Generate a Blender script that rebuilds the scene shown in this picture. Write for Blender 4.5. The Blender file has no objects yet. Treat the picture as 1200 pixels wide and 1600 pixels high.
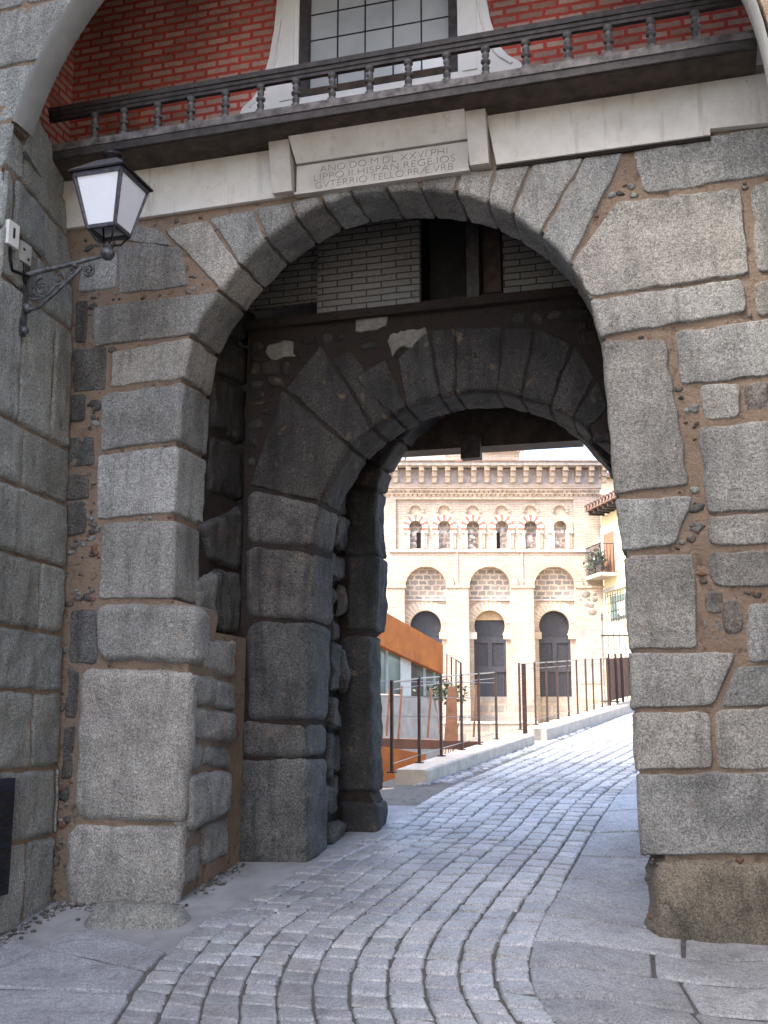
import bpy, bmesh, math, random
from math import sin, cos, radians, pi, sqrt, atan2, hypot
from mathutils import Vector, Matrix, noise
random.seed(7)
S = bpy.context.scene
COL = S.collection
# ------------------------------------------------------------------ camera, sky, sun
F = 1690.0; TH = radians(10.98); EYE = 1.6; GA = radians(16)
cam = bpy.data.cameras.new('camera'); cam.sensor_width = 36; cam.lens = F / 1600 * 36
cam.clip_start = 0.05; cam.clip_end = 1000
co = bpy.data.objects.new('camera', cam); COL.objects.link(co)
co.location = (0, 0, EYE); co.rotation_euler = (pi / 2 + TH, 0, 0); S.camera = co
SUN_EL = radians(52); SUN_AZ = radians(240)      # azimuth clockwise from +Y
w = bpy.data.worlds.new('World'); S.world = w; w.use_nodes = True
nt = w.node_tree; bg = nt.nodes['Background']
sky = nt.nodes.new('ShaderNodeTexSky'); sky.sky_type = 'NISHITA'; sky.sun_disc = False
sky.sun_elevation = SUN_EL; sky.sun_rotation = SUN_AZ; sky.dust_density = 4.0; sky.air_density = 1.0; sky.ozone_density = 1.0
nt.links.new(sky.outputs[0], bg.inputs[0]); bg.inputs[1].default_value = 0.15
sl = bpy.data.lights.new('sun', 'SUN'); sl.energy = 2.0; sl.angle = radians(10); sl.color = (1, .96, .90)
so = bpy.data.objects.new('sun', sl); COL.objects.link(so)
so.rotation_euler = (Vector((-sin(SUN_AZ) * cos(SUN_EL), -cos(SUN_AZ) * cos(SUN_EL), -sin(SUN_EL)))).to_track_quat('-Z', 'Y').to_euler()
S.view_settings.view_transform = 'Standard'; S.view_settings.look = 'None'
S.view_settings.exposure = 2.45; S.view_settings.gamma = 1

# ------------------------------------------------------------------ measuring helpers (photo ray -> point on a known plane)
def ray(px, py):
    x = (px - 600) / F; y = (800 - py) / F
    return (x, cos(TH) - y * sin(TH), sin(TH) + y * cos(TH))
def at(px, py, Y):
    d = ray(px, py); k = Y / d[1]; return Vector((d[0] * k, Y, EYE + d[2] * k))
O = at(280, 1400, 8.5); GU = (cos(GA), -sin(GA)); GN = (sin(GA), cos(GA))
def gp(px, py, b=0.0):
    d = ray(px, py); k = (b + O[0] * GN[0] + O[1] * GN[1]) / (d[0] * GN[0] + d[1] * GN[1])
    X, Y, Z = d[0] * k, d[1] * k, EYE + d[2] * k
    return ((X - O[0]) * GU[0] + (Y - O[1]) * GU[1], Z)
def sp(px, py, a):
    d = ray(px, py); k = (a + O[0] * GU[0] + O[1] * GU[1]) / (d[0] * GU[0] + d[1] * GU[1])
    X, Y, Z = d[0] * k, d[1] * k, EYE + d[2] * k
    return ((X - O[0]) * GN[0] + (Y - O[1]) * GN[1], Z)
def G(a, b, z): return Vector((O[0] + a * GU[0] + b * GN[0], O[1] + a * GU[1] + b * GN[1], z))
def sst(e0, e1, x):
    t = max(0, min(1, (x - e0) / (e1 - e0))); return t * t * (3 - 2 * t)
def lerp(a, b, t): return a + (b - a) * t
def ipl(tab, x):
    if x <= tab[0][0]: return tab[0][1]
    for (x0, y0), (x1, y1) in zip(tab, tab[1:]):
        if x <= x1: return y0 + (y1 - y0) * (x - x0) / (x1 - x0)
    return tab[-1][1]
def fb(p, o=3): return noise.fractal(p, 1.0, 2.0, o)

# ------------------------------------------------------------------ materials
def mat(name, build, rough=.8):
    m = bpy.data.materials.new(name); m.use_nodes = True
    n = m.node_tree.nodes; l = m.node_tree.links; p = n['Principled BSDF']; p.inputs['Roughness'].default_value = rough
    build(n, l, p); return m
def NN(n, t, **k):
    o = n.new(t)
    for a, v in k.items():
        if a in ('op',): o.operation = v
        elif isinstance(a, str) and hasattr(o, a): setattr(o, a, v)
        else: o.inputs[a].default_value = v
    return o
def noi(n, l, vec, scale, detail=4, rough=.55):
    t = n.new('ShaderNodeTexNoise'); t.inputs['Scale'].default_value = scale; t.inputs['Detail'].default_value = detail; t.inputs['Roughness'].default_value = rough
    l.new(vec, t.inputs['Vector']); return t.outputs['Fac']
def ramp(n, l, fac, stops):
    r = n.new('ShaderNodeValToRGB'); e = r.color_ramp.elements
    while len(e) < len(stops): e.new(.5)
    for i, (p, c) in enumerate(stops):
        e[i].position = p; e[i].color = (c[0], c[1], c[2], 1) if not isinstance(c, (int, float)) else (c, c, c, 1)
    l.new(fac, r.inputs[0]); return r.outputs[0]
def mix(n, l, f, a, b, mode='MIX'):
    m = n.new('ShaderNodeMix'); m.data_type = 'RGBA'; m.blend_type = mode
    for s, v in ((m.inputs[0], f), (m.inputs[6], a), (m.inputs[7], b)):
        if isinstance(v, (int, float)): s.default_value = v
        elif isinstance(v, tuple): s.default_value = (v[0], v[1], v[2], 1)
        else: l.new(v, s)
    return m.outputs[2]
def bump(n, l, p, h, strength=.5, dist=.01, prev=None):
    b = n.new('ShaderNodeBump'); b.inputs['Strength'].default_value = strength; b.inputs['Distance'].default_value = dist
    l.new(h, b.inputs['Height'])
    if prev: l.new(prev, b.inputs['Normal'])
    l.new(b.outputs[0], p.inputs['Normal']); return b.outputs[0]
def objc(n, l, sc=None):
    t = n.new('ShaderNodeTexCoord').outputs['Object']
    return t
def granite(name, lo, hi, stain=.5, rough=.85, scale=1.0, warm=(.30, .20, .12), bs=1.0, spec=.5):
    def f(n, l, p):
        v = objc(n, l)
        g = noi(n, l, v, 85 * scale, 3, .75)
        c = ramp(n, l, g, [(.30, (lo[0] * .42, lo[1] * .42, lo[2] * .42)), (.43, lo), (.57, hi), (.72, tuple(x * 1.4 for x in hi))])
        g2 = noi(n, l, v, 34 * scale, 4, .7); c = mix(n, l, 1.0, c, ramp(n, l, g2, [(.32, .74), (.5, 1.0), (.68, 1.18)]), 'MULTIPLY')
        at_ = n.new('ShaderNodeAttribute'); at_.attribute_name = 'tint'
        c = mix(n, l, 1.0, c, at_.outputs['Color'], 'MULTIPLY')
        big = noi(n, l, v, 1.7, 5, .6)
        c = mix(n, l, 1.0, c, ramp(n, l, big, [(.3, 1 - stain * .75), (.55, 1.0), (.75, 1 + stain * .25)]), 'MULTIPLY')
        mp = n.new('ShaderNodeMapping'); mp.inputs['Scale'].default_value = (5, 5, .7); l.new(v, mp.inputs['Vector'])
        c = mix(n, l, 1.0, c, ramp(n, l, noi(n, l, mp.outputs[0], 1.6, 5, .65), [(.30, 1 - stain * .7), (.50, 1.0), (.70, 1.0 + stain * .2)]), 'MULTIPLY')
        c = mix(n, l, ramp(n, l, noi(n, l, v, 19, 4, .7), [(.60, 0), (.72, stain * .6)]), c, tuple(x * .45 for x in lo))
        mid = noi(n, l, v, 7, 4, .6)
        c = mix(n, l, ramp(n, l, mid, [(.60, 0), (.74, stain * .55)]), c, warm)
        l.new(c, p.inputs['Base Color'])
        p.inputs['Specular IOR Level'].default_value = spec
        b1 = bump(n, l, p, noi(n, l, v, 22, 6, .7), .75 * bs, .025)
        bump(n, l, p, g, .5 * bs, .006, b1)
    return mat(name, f, rough)
def mortar(name, c0, c1, dark=(.05, .035, .03)):
    def f(n, l, p):
        v = objc(n, l)
        c = mix(n, l, noi(n, l, v, 3.2, 5, .65), c0, c1)
        c = mix(n, l, ramp(n, l, noi(n, l, v, 11, 4, .6), [(.56, 0), (.70, .8)]), c, dark)
        c = mix(n, l, ramp(n, l, noi(n, l, v, 60, 3, .6), [(.62, 0), (.78, .5)]), c, tuple(x * 1.5 for x in c1))
        l.new(c, p.inputs['Base Color'])
        vo = n.new('ShaderNodeTexVoronoi'); vo.inputs['Scale'].default_value = 42; l.new(v, vo.inputs['Vector'])
        c = mix(n, l, ramp(n, l, vo.outputs['Distance'], [(.16, .45), (.34, 0)]), c, mix(n, l, 1.0, ramp(n, l, vo.outputs['Color'], [(.0, .5), (1.0, 1.7)]), c1, 'MULTIPLY'))
        l.new(c, p.inputs['Base Color'])
        b1 = bump(n, l, p, noi(n, l, v, 12, 7, .75), 1.0, .06)
        bump(n, l, p, noi(n, l, v, 70, 3), .5, .01, b1)
    return mat(name, f, .95)
def plain(name, c, rough=.7, var=.12, metal=0, sc=9, bmp=.15, var2=None):
    def f(n, l, p):
        v = objc(n, l); k = noi(n, l, v, sc, 5, .6)
        c2 = var2 or tuple(x * (1 - var * 2.2) for x in c)
        l.new(mix(n, l, ramp(n, l, k, [(.35, 1), (.65, 0)]), c, c2), p.inputs['Base Color'])
        p.inputs['Metallic'].default_value = metal
        if bmp: bump(n, l, p, noi(n, l, v, sc * 6, 4), bmp, .01)
    return mat(name, f, rough)
def bricks(name, c1, c2, mort, bw, rh, ms=.012, axes='xz', rough=.85, var=.35, bs=.5, offset=.5, warp=.006):
    def f(n, l, p):
        v = objc(n, l)
        s = n.new('ShaderNodeSeparateXYZ'); l.new(v, s.inputs[0]); cb = n.new('ShaderNodeCombineXYZ')
        l.new(s.outputs['XYZ'.index(axes[0].upper())], cb.inputs[0]); l.new(s.outputs['XYZ'.index(axes[1].upper())], cb.inputs[1])
        nz = n.new('ShaderNodeTexNoise'); nz.inputs['Scale'].default_value = 6; l.new(v, nz.inputs['Vector'])
        vm = n.new('ShaderNodeVectorMath'); vm.operation = 'MULTIPLY_ADD'; l.new(nz.outputs['Color'], vm.inputs[0])
        vm.inputs[1].default_value = (warp * 2,) * 3; l.new(cb.outputs[0], vm.inputs[2])
        b = n.new('ShaderNodeTexBrick'); l.new(vm.outputs[0], b.inputs['Vector'])
        b.offset = offset
        for k, val in (('Scale', 1), ('Mortar Size', ms), ('Mortar Smooth', .25), ('Bias', 0), ('Brick Width', bw), ('Row Height', rh)): b.inputs[k].default_value = val
        b.inputs['Color1'].default_value = (*c1, 1); b.inputs['Color2'].default_value = (*c2, 1); b.inputs['Mortar'].default_value = (*mort, 1)
        big = noi(n, l, v, 1.3, 5, .6)
        c = mix(n, l, 1.0, b.outputs['Color'], ramp(n, l, big, [(.3, 1 - var), (.6, 1.0), (.8, 1 + var * .4)]), 'MULTIPLY')
        fine = noi(n, l, v, 30, 4, .7)
        c = mix(n, l, 1.0, c, ramp(n, l, fine, [(.3, .75), (.7, 1.15)]), 'MULTIPLY')
        l.new(c, p.inputs['Base Color'])
        iv = n.new('ShaderNodeMath'); iv.operation = 'SUBTRACT'; iv.inputs[0].default_value = 1; l.new(b.outputs['Fac'], iv.inputs[1])
        bump(n, l, p, iv.outputs[0], bs, .01)
    return mat(name, f, rough)

M = {}
M['granite'] = granite('granite', (.235, .226, .21), (.405, .392, .367), .5)
M['granite_left'] = granite('granite_greenish', (.205, .215, .205), (.35, .362, .345), .45)
M['granite_dark'] = granite('dark_granite', (.06, .057, .053), (.145, .138, .13), .8)  # darker granite tone, for passage jambs and small front stones
M['granite_shade'] = granite('granite_vault_shade', (.026, .023, .02), (.066, .06, .054), .8)  # near-black: the shade under the vault is put into this colour
M['rubble'] = granite('rubble_stone', (.12, .11, .10), (.24, .22, .20), .8, warm=(.2, .12, .07))
M['boulder'] = granite('brown_weathered_granite', (.17, .155, .13), (.30, .275, .235), .5, warm=(.17, .12, .08))
M['rubble_shade'] = granite('shaded_rubble', (.03, .02, .015), (.06, .043, .033), .8)  # rubble darkened to carry the shade above the inner arch
M['flake'] = plain('old_plaster_flake', (.22, .205, .18), .9, .2, sc=12)  # pale flakes dimmed, vault shade put into their colour
M['mortar'] = mortar('red_earth_mortar', (.25, .17, .12), (.37, .285, .215), (.12, .08, .06))
M['mortar_dark'] = mortar('dark_mortar', (.022, .015, .012), (.045, .03, .022), (.01, .008, .007))  # mortar colour taken almost to black to hold the passage shade
def _plaster(n, l, p):
    v = objc(n, l); mp = n.new('ShaderNodeMapping'); mp.inputs['Scale'].default_value = (9, 9, .8); l.new(v, mp.inputs['Vector'])
    c = mix(n, l, ramp(n, l, noi(n, l, v, 3.2, 6, .65), [(.35, 0), (.7, 1)]), (.68, .66, .62), (.54, .51, .46))
    c = mix(n, l, ramp(n, l, noi(n, l, mp.outputs[0], 1.5, 5, .65), [(.55, 0), (.72, .6)]), c, (.34, .31, .27))
    c = mix(n, l, ramp(n, l, noi(n, l, v, 14, 5, .7), [(.62, 0), (.7, .7)]), c, (.40, .35, .29))
    l.new(c, p.inputs['Base Color']); bump(n, l, p, noi(n, l, v, 30, 5, .65), .4, .01)
M['plaster'] = mat('lime_plaster', _plaster, .85)
M['plaster_grey'] = plain('grey_plaster', (.44, .44, .43), .85, .12, sc=5)
M['soffit'] = plain('soffit_render', (.25, .255, .255), .85, .08, sc=6)
M['white'] = plain('white_paint', (.78, .77, .77), .6, .05, sc=4)
M['marble'] = plain('pinkish_marble', (.50, .46, .42), .6, .10, sc=6)
M['letter'] = plain('incised_letter_paint', (.22, .19, .175), .8, .05)
M['wood_dark'] = plain('weathered_black_wood', (.055, .045, .045), .65, .3, sc=14, bmp=.4)
M['wood_baluster'] = plain('grey_black_turned_wood', (.15, .145, .15), .6, .35, sc=18, bmp=.3)
M['wood_brown'] = plain('brown_timber', (.075, .048, .034), .75, .3, sc=8, bmp=.5)
M['wood_sill'] = plain('grey_weathered_sill', (.20, .18, .18), .7, .35, sc=12, bmp=.4)
M['red_brick'] = bricks('red_painted_brick', (.54, .37, .32), (.36, .20, .16), (.48, .07, .05), .215, .074, .017, var=.5)
M['red_brick_side'] = bricks('red_painted_brick_side', (.54, .37, .32), (.36, .20, .16), (.48, .07, .05), .215, .074, .017, axes='yz', var=.5)
M['white_brick'] = bricks('whitewashed_brick', (.19, .183, .17), (.155, .148, .14), (.04, .035, .03), .28, .062, .007, var=.4)  # whitewash dimmed: passage shade is painted into it
M['iron'] = plain('black_iron', (.035, .035, .042), .45, .3, metal=.6, sc=20)
M['iron_grey'] = plain('grey_painted_iron', (.13, .135, .15), .5, .3, metal=.4, sc=25)
M['post'] = plain('dark_red_steel', (.075, .04, .035), .55, .25, metal=.4, sc=20)
M['wire'] = plain('steel_cable', (.4, .38, .36), .4, .1, metal=.8)
M['rust'] = plain('corten_steel', (.48, .145, .018), .75, .2, sc=2.5, var2=(.33, .09, .014))
M['rust_dark'] = plain('dark_corten', (.16, .07, .04), .8, .2, sc=5)
M['lamp_iron'] = plain('lantern_grey_iron', (.11, .11, .14), .4, .25, metal=.5, sc=25)
M['pane'] = plain('milky_lamp_glass', (.84, .88, .96), .25, .02, sc=5, bmp=0)
M['plastic'] = plain('white_plastic', (.72, .72, .70), .45, .04)
def _glass(n, l, p):
    v = objc(n, l); c = mix(n, l, ramp(n, l, noi(n, l, v, 1.6, 3), [(.35, 0), (.65, 1)]), (.30, .33, .36), (.44, .47, .50)); l.new(c, p.inputs['Base Color'])
    p.inputs['Specular IOR Level'].default_value = .8
M['window_glass'] = mat('dull_window_glass', _glass, .12)
def _glass2(n, l, p):
    v = objc(n, l); c = mix(n, l, ramp(n, l, noi(n, l, v, .9, 2), [(.35, 0), (.65, 1)]), (.05, .07, .07), (.16, .22, .20)); l.new(c, p.inputs['Base Color'])
M['pav_glass'] = mat('pavilion_glass', _glass2, .08)
M['alu'] = plain('grey_mullion', (.50, .54, .53), .5, .05)
M['concrete'] = plain('concrete', (.42, .39, .35), .85, .12, sc=4)
M['kerb'] = plain('sandstone_kerb', (.50, .43, .36), .85, .12, sc=6)
M['sett'] = granite('sett_stone', (.285, .295, .315), (.415, .43, .455), .35, .4, warm=(.26, .25, .24), bs=.45, spec=.5)
M['slab'] = granite('paving_slab_stone', (.25, .262, .28), (.36, .375, .395), .4, .6, warm=(.24, .23, .21), bs=.5)
M['joint'] = mortar('joint_sand', (.09, .087, .082), (.20, .19, .175), (.03, .03, .03))
M['earth'] = mortar('earth', (.25, .21, .16), (.34, .29, .23), (.14, .11, .08))
M['cement'] = plain('worn_cement', (.29, .295, .305), .8, .15, sc=3.5, bmp=.3)
M['mbrick'] = bricks('pale_mudejar_brick', (.46, .34, .27), (.34, .235, .175), (.52, .45, .38), .30, .062, .012, var=.22, bs=.4)
M['mbrick_red'] = plain('red_voussoir_brick', (.34, .17, .12), .85, .2, sc=7)
M['mbrick_light'] = plain('buff_brick', (.58, .45, .34), .85, .2, sc=7)
M['mwhite'] = plain('limewashed_stone', (.72, .67, .60), .85, .1, sc=5)
M['fan_light'] = plain('pale_voussoir', (.62, .52, .43), .85, .1, sc=5)
M['mshade'] = plain('grey_cornice_infill', (.60, .53, .52), .85, .15, sc=5)
M['mstone'] = bricks('boxed_rubble_masonry', (.38, .31, .27), (.25, .22, .215), (.60, .49, .39), .30, .19, .032, var=.4, bs=.8, warp=.06)
M['plinth'] = bricks('plinth_rubble', (.36, .31, .27), (.24, .22, .20), (.42, .34, .27), .55, .32, .05, var=.4, bs=.8, warp=.05)
M['brick_scrap'] = plain('brick_scrap', (.19, .10, .07), .9, .2)
M['cement_grey'] = plain('grey_cement_render', (.27, .265, .27), .85, .12, sc=3)
M['field'] = plain('grey_brown_field_stone', (.24, .21, .19), .85, .2, sc=9)
M['door'] = plain('slate_painted_door', (.03, .03, .04), .6, .2, sc=10)
M['door_rail'] = plain('grey_door_rail', (.042, .042, .056), .6, .15, sc=10)
M['tan_wood'] = plain('tan_board', (.42, .29, .17), .7, .15, sc=8)
M['yellow'] = plain('cream_yellow_render', (.82, .72, .45), .85, .07, sc=2)
M['cream'] = plain('pale_cream_render', (.72, .60, .44), .85, .07, sc=2)
M['tile'] = plain('terracotta_tile', (.22, .14, .11), .85, .25, sc=9)
M['shutter'] = plain('brown_shutter', (.30, .15, .09), .6, .15, sc=9)
M['leaf'] = plain('leaf_green', (.06, .085, .045), .6, .3, sc=15)
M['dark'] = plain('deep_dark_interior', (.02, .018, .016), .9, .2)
M['bluegrille'] = plain('dark_blue_grille', (.02, .025, .05), .5, .2, metal=.3)
M['roofgrey'] = plain('pale_roof_stone', (.60, .56, .52), .85, .15, sc=6)

# ------------------------------------------------------------------ mesh builder
class MB:
    def __init__(s): s.v = []; s.f = []; s.m = []; s.t = []; s.tint = (1, 1, 1); s.mats = []; s.smooth = []
    def mi(s, m):
        m = M[m] if isinstance(m, str) else m
        if m not in s.mats: s.mats.append(m)
        return s.mats.index(m)
    def add(s, vs, fs, m, smooth=False):
        k = len(s.v); s.v += [tuple(q) for q in vs]; s.t += [s.tint] * len(vs); i = s.mi(m)
        for q in fs: s.f.append(tuple(k + j for j in q)); s.m.append(i); s.smooth.append(smooth)
    def box(s, a, b, m, bev=0):
        x0, y0, z0 = a; x1, y1, z1 = b
        vs = [(x0, y0, z0), (x1, y0, z0), (x1, y1, z0), (x0, y1, z0), (x0, y0, z1), (x1, y0, z1), (x1, y1, z1), (x0, y1, z1)]
        s.add(vs, [(3, 2, 1, 0), (4, 5, 6, 7), (0, 1, 5, 4), (1, 2, 6, 5), (2, 3, 7, 6), (3, 0, 4, 7)], m)
    def hexa(s, bot, top, m):
        s.add(list(bot) + list(top), [(3, 2, 1, 0), (4, 5, 6, 7), (0, 1, 5, 4), (1, 2, 6, 5), (2, 3, 7, 6), (3, 0, 4, 7)], m)
    def bar(s, p, q, wx, wy, m):
        p, q = Vector(p), Vector(q); d = (q - p).normalized()
        x = d.cross(Vector((0, 0, 1)))
        if x.length < .05: x = Vector((1, 0, 0))
        x.normalize(); y = x.cross(d).normalized(); x *= wx / 2; y *= wy / 2
        s.hexa([p - x - y, p + x - y, p + x + y, p - x + y], [q - x - y, q + x - y, q + x + y, q - x + y], m)
    def tube(s, pts, r, m, n=8):
        pts = [Vector(p) for p in pts]; rings = []
        rr = r if isinstance(r, (list, tuple)) else [r] * len(pts)
        for i, p in enumerate(pts):
            d = (pts[min(i + 1, len(pts) - 1)] - pts[max(i - 1, 0)]).normalized()
            x = d.cross(Vector((0, 0, 1)))
            if x.length < .05: x = d.cross(Vector((0, 1, 0)))
            x.normalize(); y = d.cross(x)
            rings.append([p + (x * cos(2 * pi * k / n) + y * sin(2 * pi * k / n)) * rr[i] for k in range(n)])
        vs = [v for rg in rings for v in rg]; fs = []
        for i in range(len(pts) - 1):
            for k in range(n): fs.append((i * n + k, i * n + (k + 1) % n, (i + 1) * n + (k + 1) % n, (i + 1) * n + k))
        fs += [tuple(range(n)), tuple(range((len(pts) - 1) * n, len(pts) * n))]
        s.add(vs, fs, m, True)
    def lathe(s, c, prof, m, n=12, axis=None):
        c = Vector(c); vs = []; fs = []
        for r, z in prof:
            for k in range(n): vs.append(c + Vector((r * cos(2 * pi * k / n), r * sin(2 * pi * k / n), z)))
        for i in range(len(prof) - 1):
            for k in range(n): fs.append((i * n + k, i * n + (k + 1) % n, (i + 1) * n + (k + 1) % n, (i + 1) * n + k))
        fs += [tuple(range(n))[::-1], tuple(range((len(prof) - 1) * n, len(prof) * n))]
        s.add(vs, fs, m, True)
    def sphere(s, c, r, m, sq=(1, 1, 1), n=12):
        prof = [(max(.001, sin(pi * i / n)), -cos(pi * i / n)) for i in range(n + 1)]
        c = Vector(c); vs = []; fs = []
        for rr, z in prof:
            for k in range(n): vs.append(c + Vector((r * rr * cos(2 * pi * k / n) * sq[0], r * rr * sin(2 * pi * k / n) * sq[1], r * z * sq[2])))
        for i in range(n):
            for k in range(n): fs.append((i * n + k, i * n + (k + 1) % n, (i + 1) * n + (k + 1) % n, (i + 1) * n + k))
        s.add(vs, fs, m, True)
    def plate(s, outer, holes, y0, y1, m):
        """polygon with holes in the x-z plane, made solid from y0 to y1"""
        cu = bpy.data.curves.new('tmp', 'CURVE'); cu.dimensions = '2D'; cu.fill_mode = 'BOTH'; cu.extrude = abs(y1 - y0) / 2
        for poly in [outer] + list(holes):
            sp_ = cu.splines.new('POLY'); sp_.points.add(len(poly) - 1); sp_.use_cyclic_u = True
            for q, (x, z) in zip(sp_.points, poly): q.co = (x, z, 0, 1)
        o = bpy.data.objects.new('tmp', cu); COL.objects.link(o)
        me = o.to_mesh(); ym = (y0 + y1) / 2
        s.add([(v.co.x, ym - v.co.z, v.co.y) for v in me.vertices], [tuple(p.vertices) for p in me.polygons], m)
        o.to_mesh_clear(); bpy.data.objects.remove(o); bpy.data.curves.remove(cu)
    def patch(s, fn, Lp, Lq, m, R=.016, top=.008, sink=.018, corner=.025, rough=.006, wob=.009, res=.035, xp=(), freq=5.0, seed=None, edges=(1, 1, 1, 1)):
        """a dressed stone: grid over [0,Lp]x[0,Lq]; fn(p,q)->pos,normal; edges roll down into the joint"""
        sd = random.random() * 100 if seed is None else seed
        def axis(L, extra):
            e = [0, .15 * R, .4 * R, .75 * R, 1.15 * R]; e = [x for x in e if x < L * .45]
            mid = L - 2 * e[-1]; k = max(1, int(mid / res)); xs = e + [e[-1] + mid * i / k for i in range(1, k)] + [L - x for x in reversed(e)]
            for x in extra:
                if all(abs(x - y) > .004 for y in xs): xs.append(x)
            return sorted(xs)
        ps, qs = axis(Lp, xp), axis(Lq, ()); vs = []
        cr = min(corner, Lp * .45, Lq * .45)
        for p in ps:
            for q in qs:
                e0 = p if edges[0] else 9; e1 = Lp - p if edges[1] else 9; e2 = q if edges[2] else 9; e3 = Lq - q if edges[3] else 9
                da, db = min(e0, e1), min(e2, e3); pp, qq = p, q
                if da < cr and db < cr:
                    dx, dy = cr - da, cr - db; k = max(dx, dy) / max(1e-6, hypot(dx, dy))
                    na, nb = cr - dx * k, cr - dy * k
                    pp = na if e0 < e1 else Lp - na; qq = nb if e2 < e3 else Lq - nb
                    ed = min(da, db)
                else: ed = min(da, db)
                wgt = max(0, 1 - ed / (R * 4))
                pp += wgt * wob * (2 * noise.noise(Vector((q * 7 + sd, p * 7, 3.3 + sd))) + .8 * noise.noise(Vector((q * 23 + sd, p * 23, 1.3))))
                qq += wgt * wob * (2 * noise.noise(Vector((p * 7, q * 7 + sd, 9.1))) + .8 * noise.noise(Vector((p * 23, q * 23 + sd, 5.1))))
                pos, nr = fn(pp / Lp, qq / Lq)
                t = min(1, ed / R); h = -sink + (top + sink) * (1 - (1 - t) ** 2.3)
                nv = Vector(pos) * freq; nv.x += sd
                h += rough * fb(nv, 4) * (.4 + .6 * t) * 1.6
                vs.append(Vector(pos) + nr * h)
        nq = len(qs); fs = [(i * nq + j, i * nq + j + 1, (i + 1) * nq + j + 1, (i + 1) * nq + j) for i in range(len(ps) - 1) for j in range(nq - 1)]
        s.add(vs, fs, m, True)
    def build(s, name, parent=None, label=None, cat=None, group=None, kind=None, world=True):
        if parent is not None and world:
            r = parent
            while r.parent: r = r.parent
            inv = (Matrix.Translation(r.location) @ r.rotation_euler.to_matrix().to_4x4()).inverted()
            vs = [inv @ Vector(v) for v in s.v]
        else: vs = s.v
        me = bpy.data.meshes.new(name); me.from_pydata([tuple(v) for v in vs], [], s.f)
        for m in s.mats: me.materials.append(m)
        me.polygons.foreach_set('material_index', s.m); me.polygons.foreach_set('use_smooth', s.smooth)
        at_ = me.color_attributes.new('tint', 'FLOAT_COLOR', 'POINT')
        at_.data.foreach_set('color', [c for t in s.t for c in (t[0], t[1], t[2], 1.0)])
        me.update()
        bm = bmesh.new(); bm.from_mesh(me); 
        if not any(s.smooth): bmesh.ops.recalc_face_normals(bm, faces=bm.faces)
        bm.to_mesh(me); bm.free()
        o = bpy.data.objects.new(name, me); COL.objects.link(o)
        if parent is not None: o.parent = parent
        tag(o, label, cat, group, kind); return o
def tag(o, label=None, cat=None, group=None, kind=None):
    for k, v in (('label', label), ('category', cat), ('group', group), ('kind', kind)):
        if v: o[k] = v
    return o
def empty(name, loc, label, cat, rz=0, group=None):
    o = bpy.data.objects.new(name, None); COL.objects.link(o); o.location = loc; o.rotation_euler = (0, 0, rz); o.empty_display_size = .2
    return tag(o, label, cat, group)
def copy_tree(o, parent=None):
    c = o.copy(); COL.objects.link(c); c.parent = parent
    for ch in list(o.children): copy_tree(ch, c)
    return c
QUADS = {}
def inside(poly, a, z):
    c = False
    for i in range(len(poly)):
        (x0, y0), (x1, y1) = poly[i - 1], poly[i]
        if (y0 > z) != (y1 > z) and a < (x1 - x0) * (z - y0) / (y1 - y0) + x0: c = not c
    return c
def rt(lo=.74, hi=1.14, warm=.04):
    k = random.uniform(lo, hi); w_ = random.uniform(-warm, warm); return (k * (1 + w_), k, k * (1 - w_))

# quad helpers in gate coordinates (x=a along wall, y=b inward, z)
def quad_fn(P, b, nrm):
    (A, B, C, D) = P      # bl, br, tr, tl  (a,z)
    def fn(p, q):
        a = lerp(lerp(A[0], B[0], p), lerp(D[0], C[0], p), q); z = lerp(lerp(A[1], B[1], p), lerp(D[1], C[1], p), q)
        return Vector((a, b, z)), nrm
    Lp = (hypot(B[0] - A[0], B[1] - A[1]) + hypot(C[0] - D[0], C[1] - D[1])) / 2
    Lq = (hypot(D[0] - A[0], D[1] - A[1]) + hypot(C[0] - B[0], C[1] - B[1])) / 2
    return fn, Lp, Lq
FRONT = Vector((0, -1, 0))
def flat(mb, px, b=0.0, m='granite', zmax=None, **k):
    """px: TL, TR, BR, BL in photo pixels on the gate plane at depth b"""
    TL, TR, BR, BL = [gp(x, y, b) for x, y in px]
    if zmax: TL, TR, BR, BL = [(a, min(z, zmax)) for a, z in (TL, TR, BR, BL)]
    c_ = ((TL[0] + TR[0] + BR[0] + BL[0]) / 4, (TL[1] + TR[1] + BR[1] + BL[1]) / 4); gr = lambda q: (q[0] + math.copysign(.010, q[0] - c_[0]), q[1] + math.copysign(.010, q[1] - c_[1]))
    TL, TR, BR, BL = map(gr, (TL, TR, BR, BL))
    QUADS.setdefault(b, []).append([BL, BR, TR, TL])
    fn, Lp, Lq = quad_fn((BL, BR, TR, TL), b, FRONT); mb.tint = rt(); mb.patch(fn, Lp, Lq, m, **k)
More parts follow.
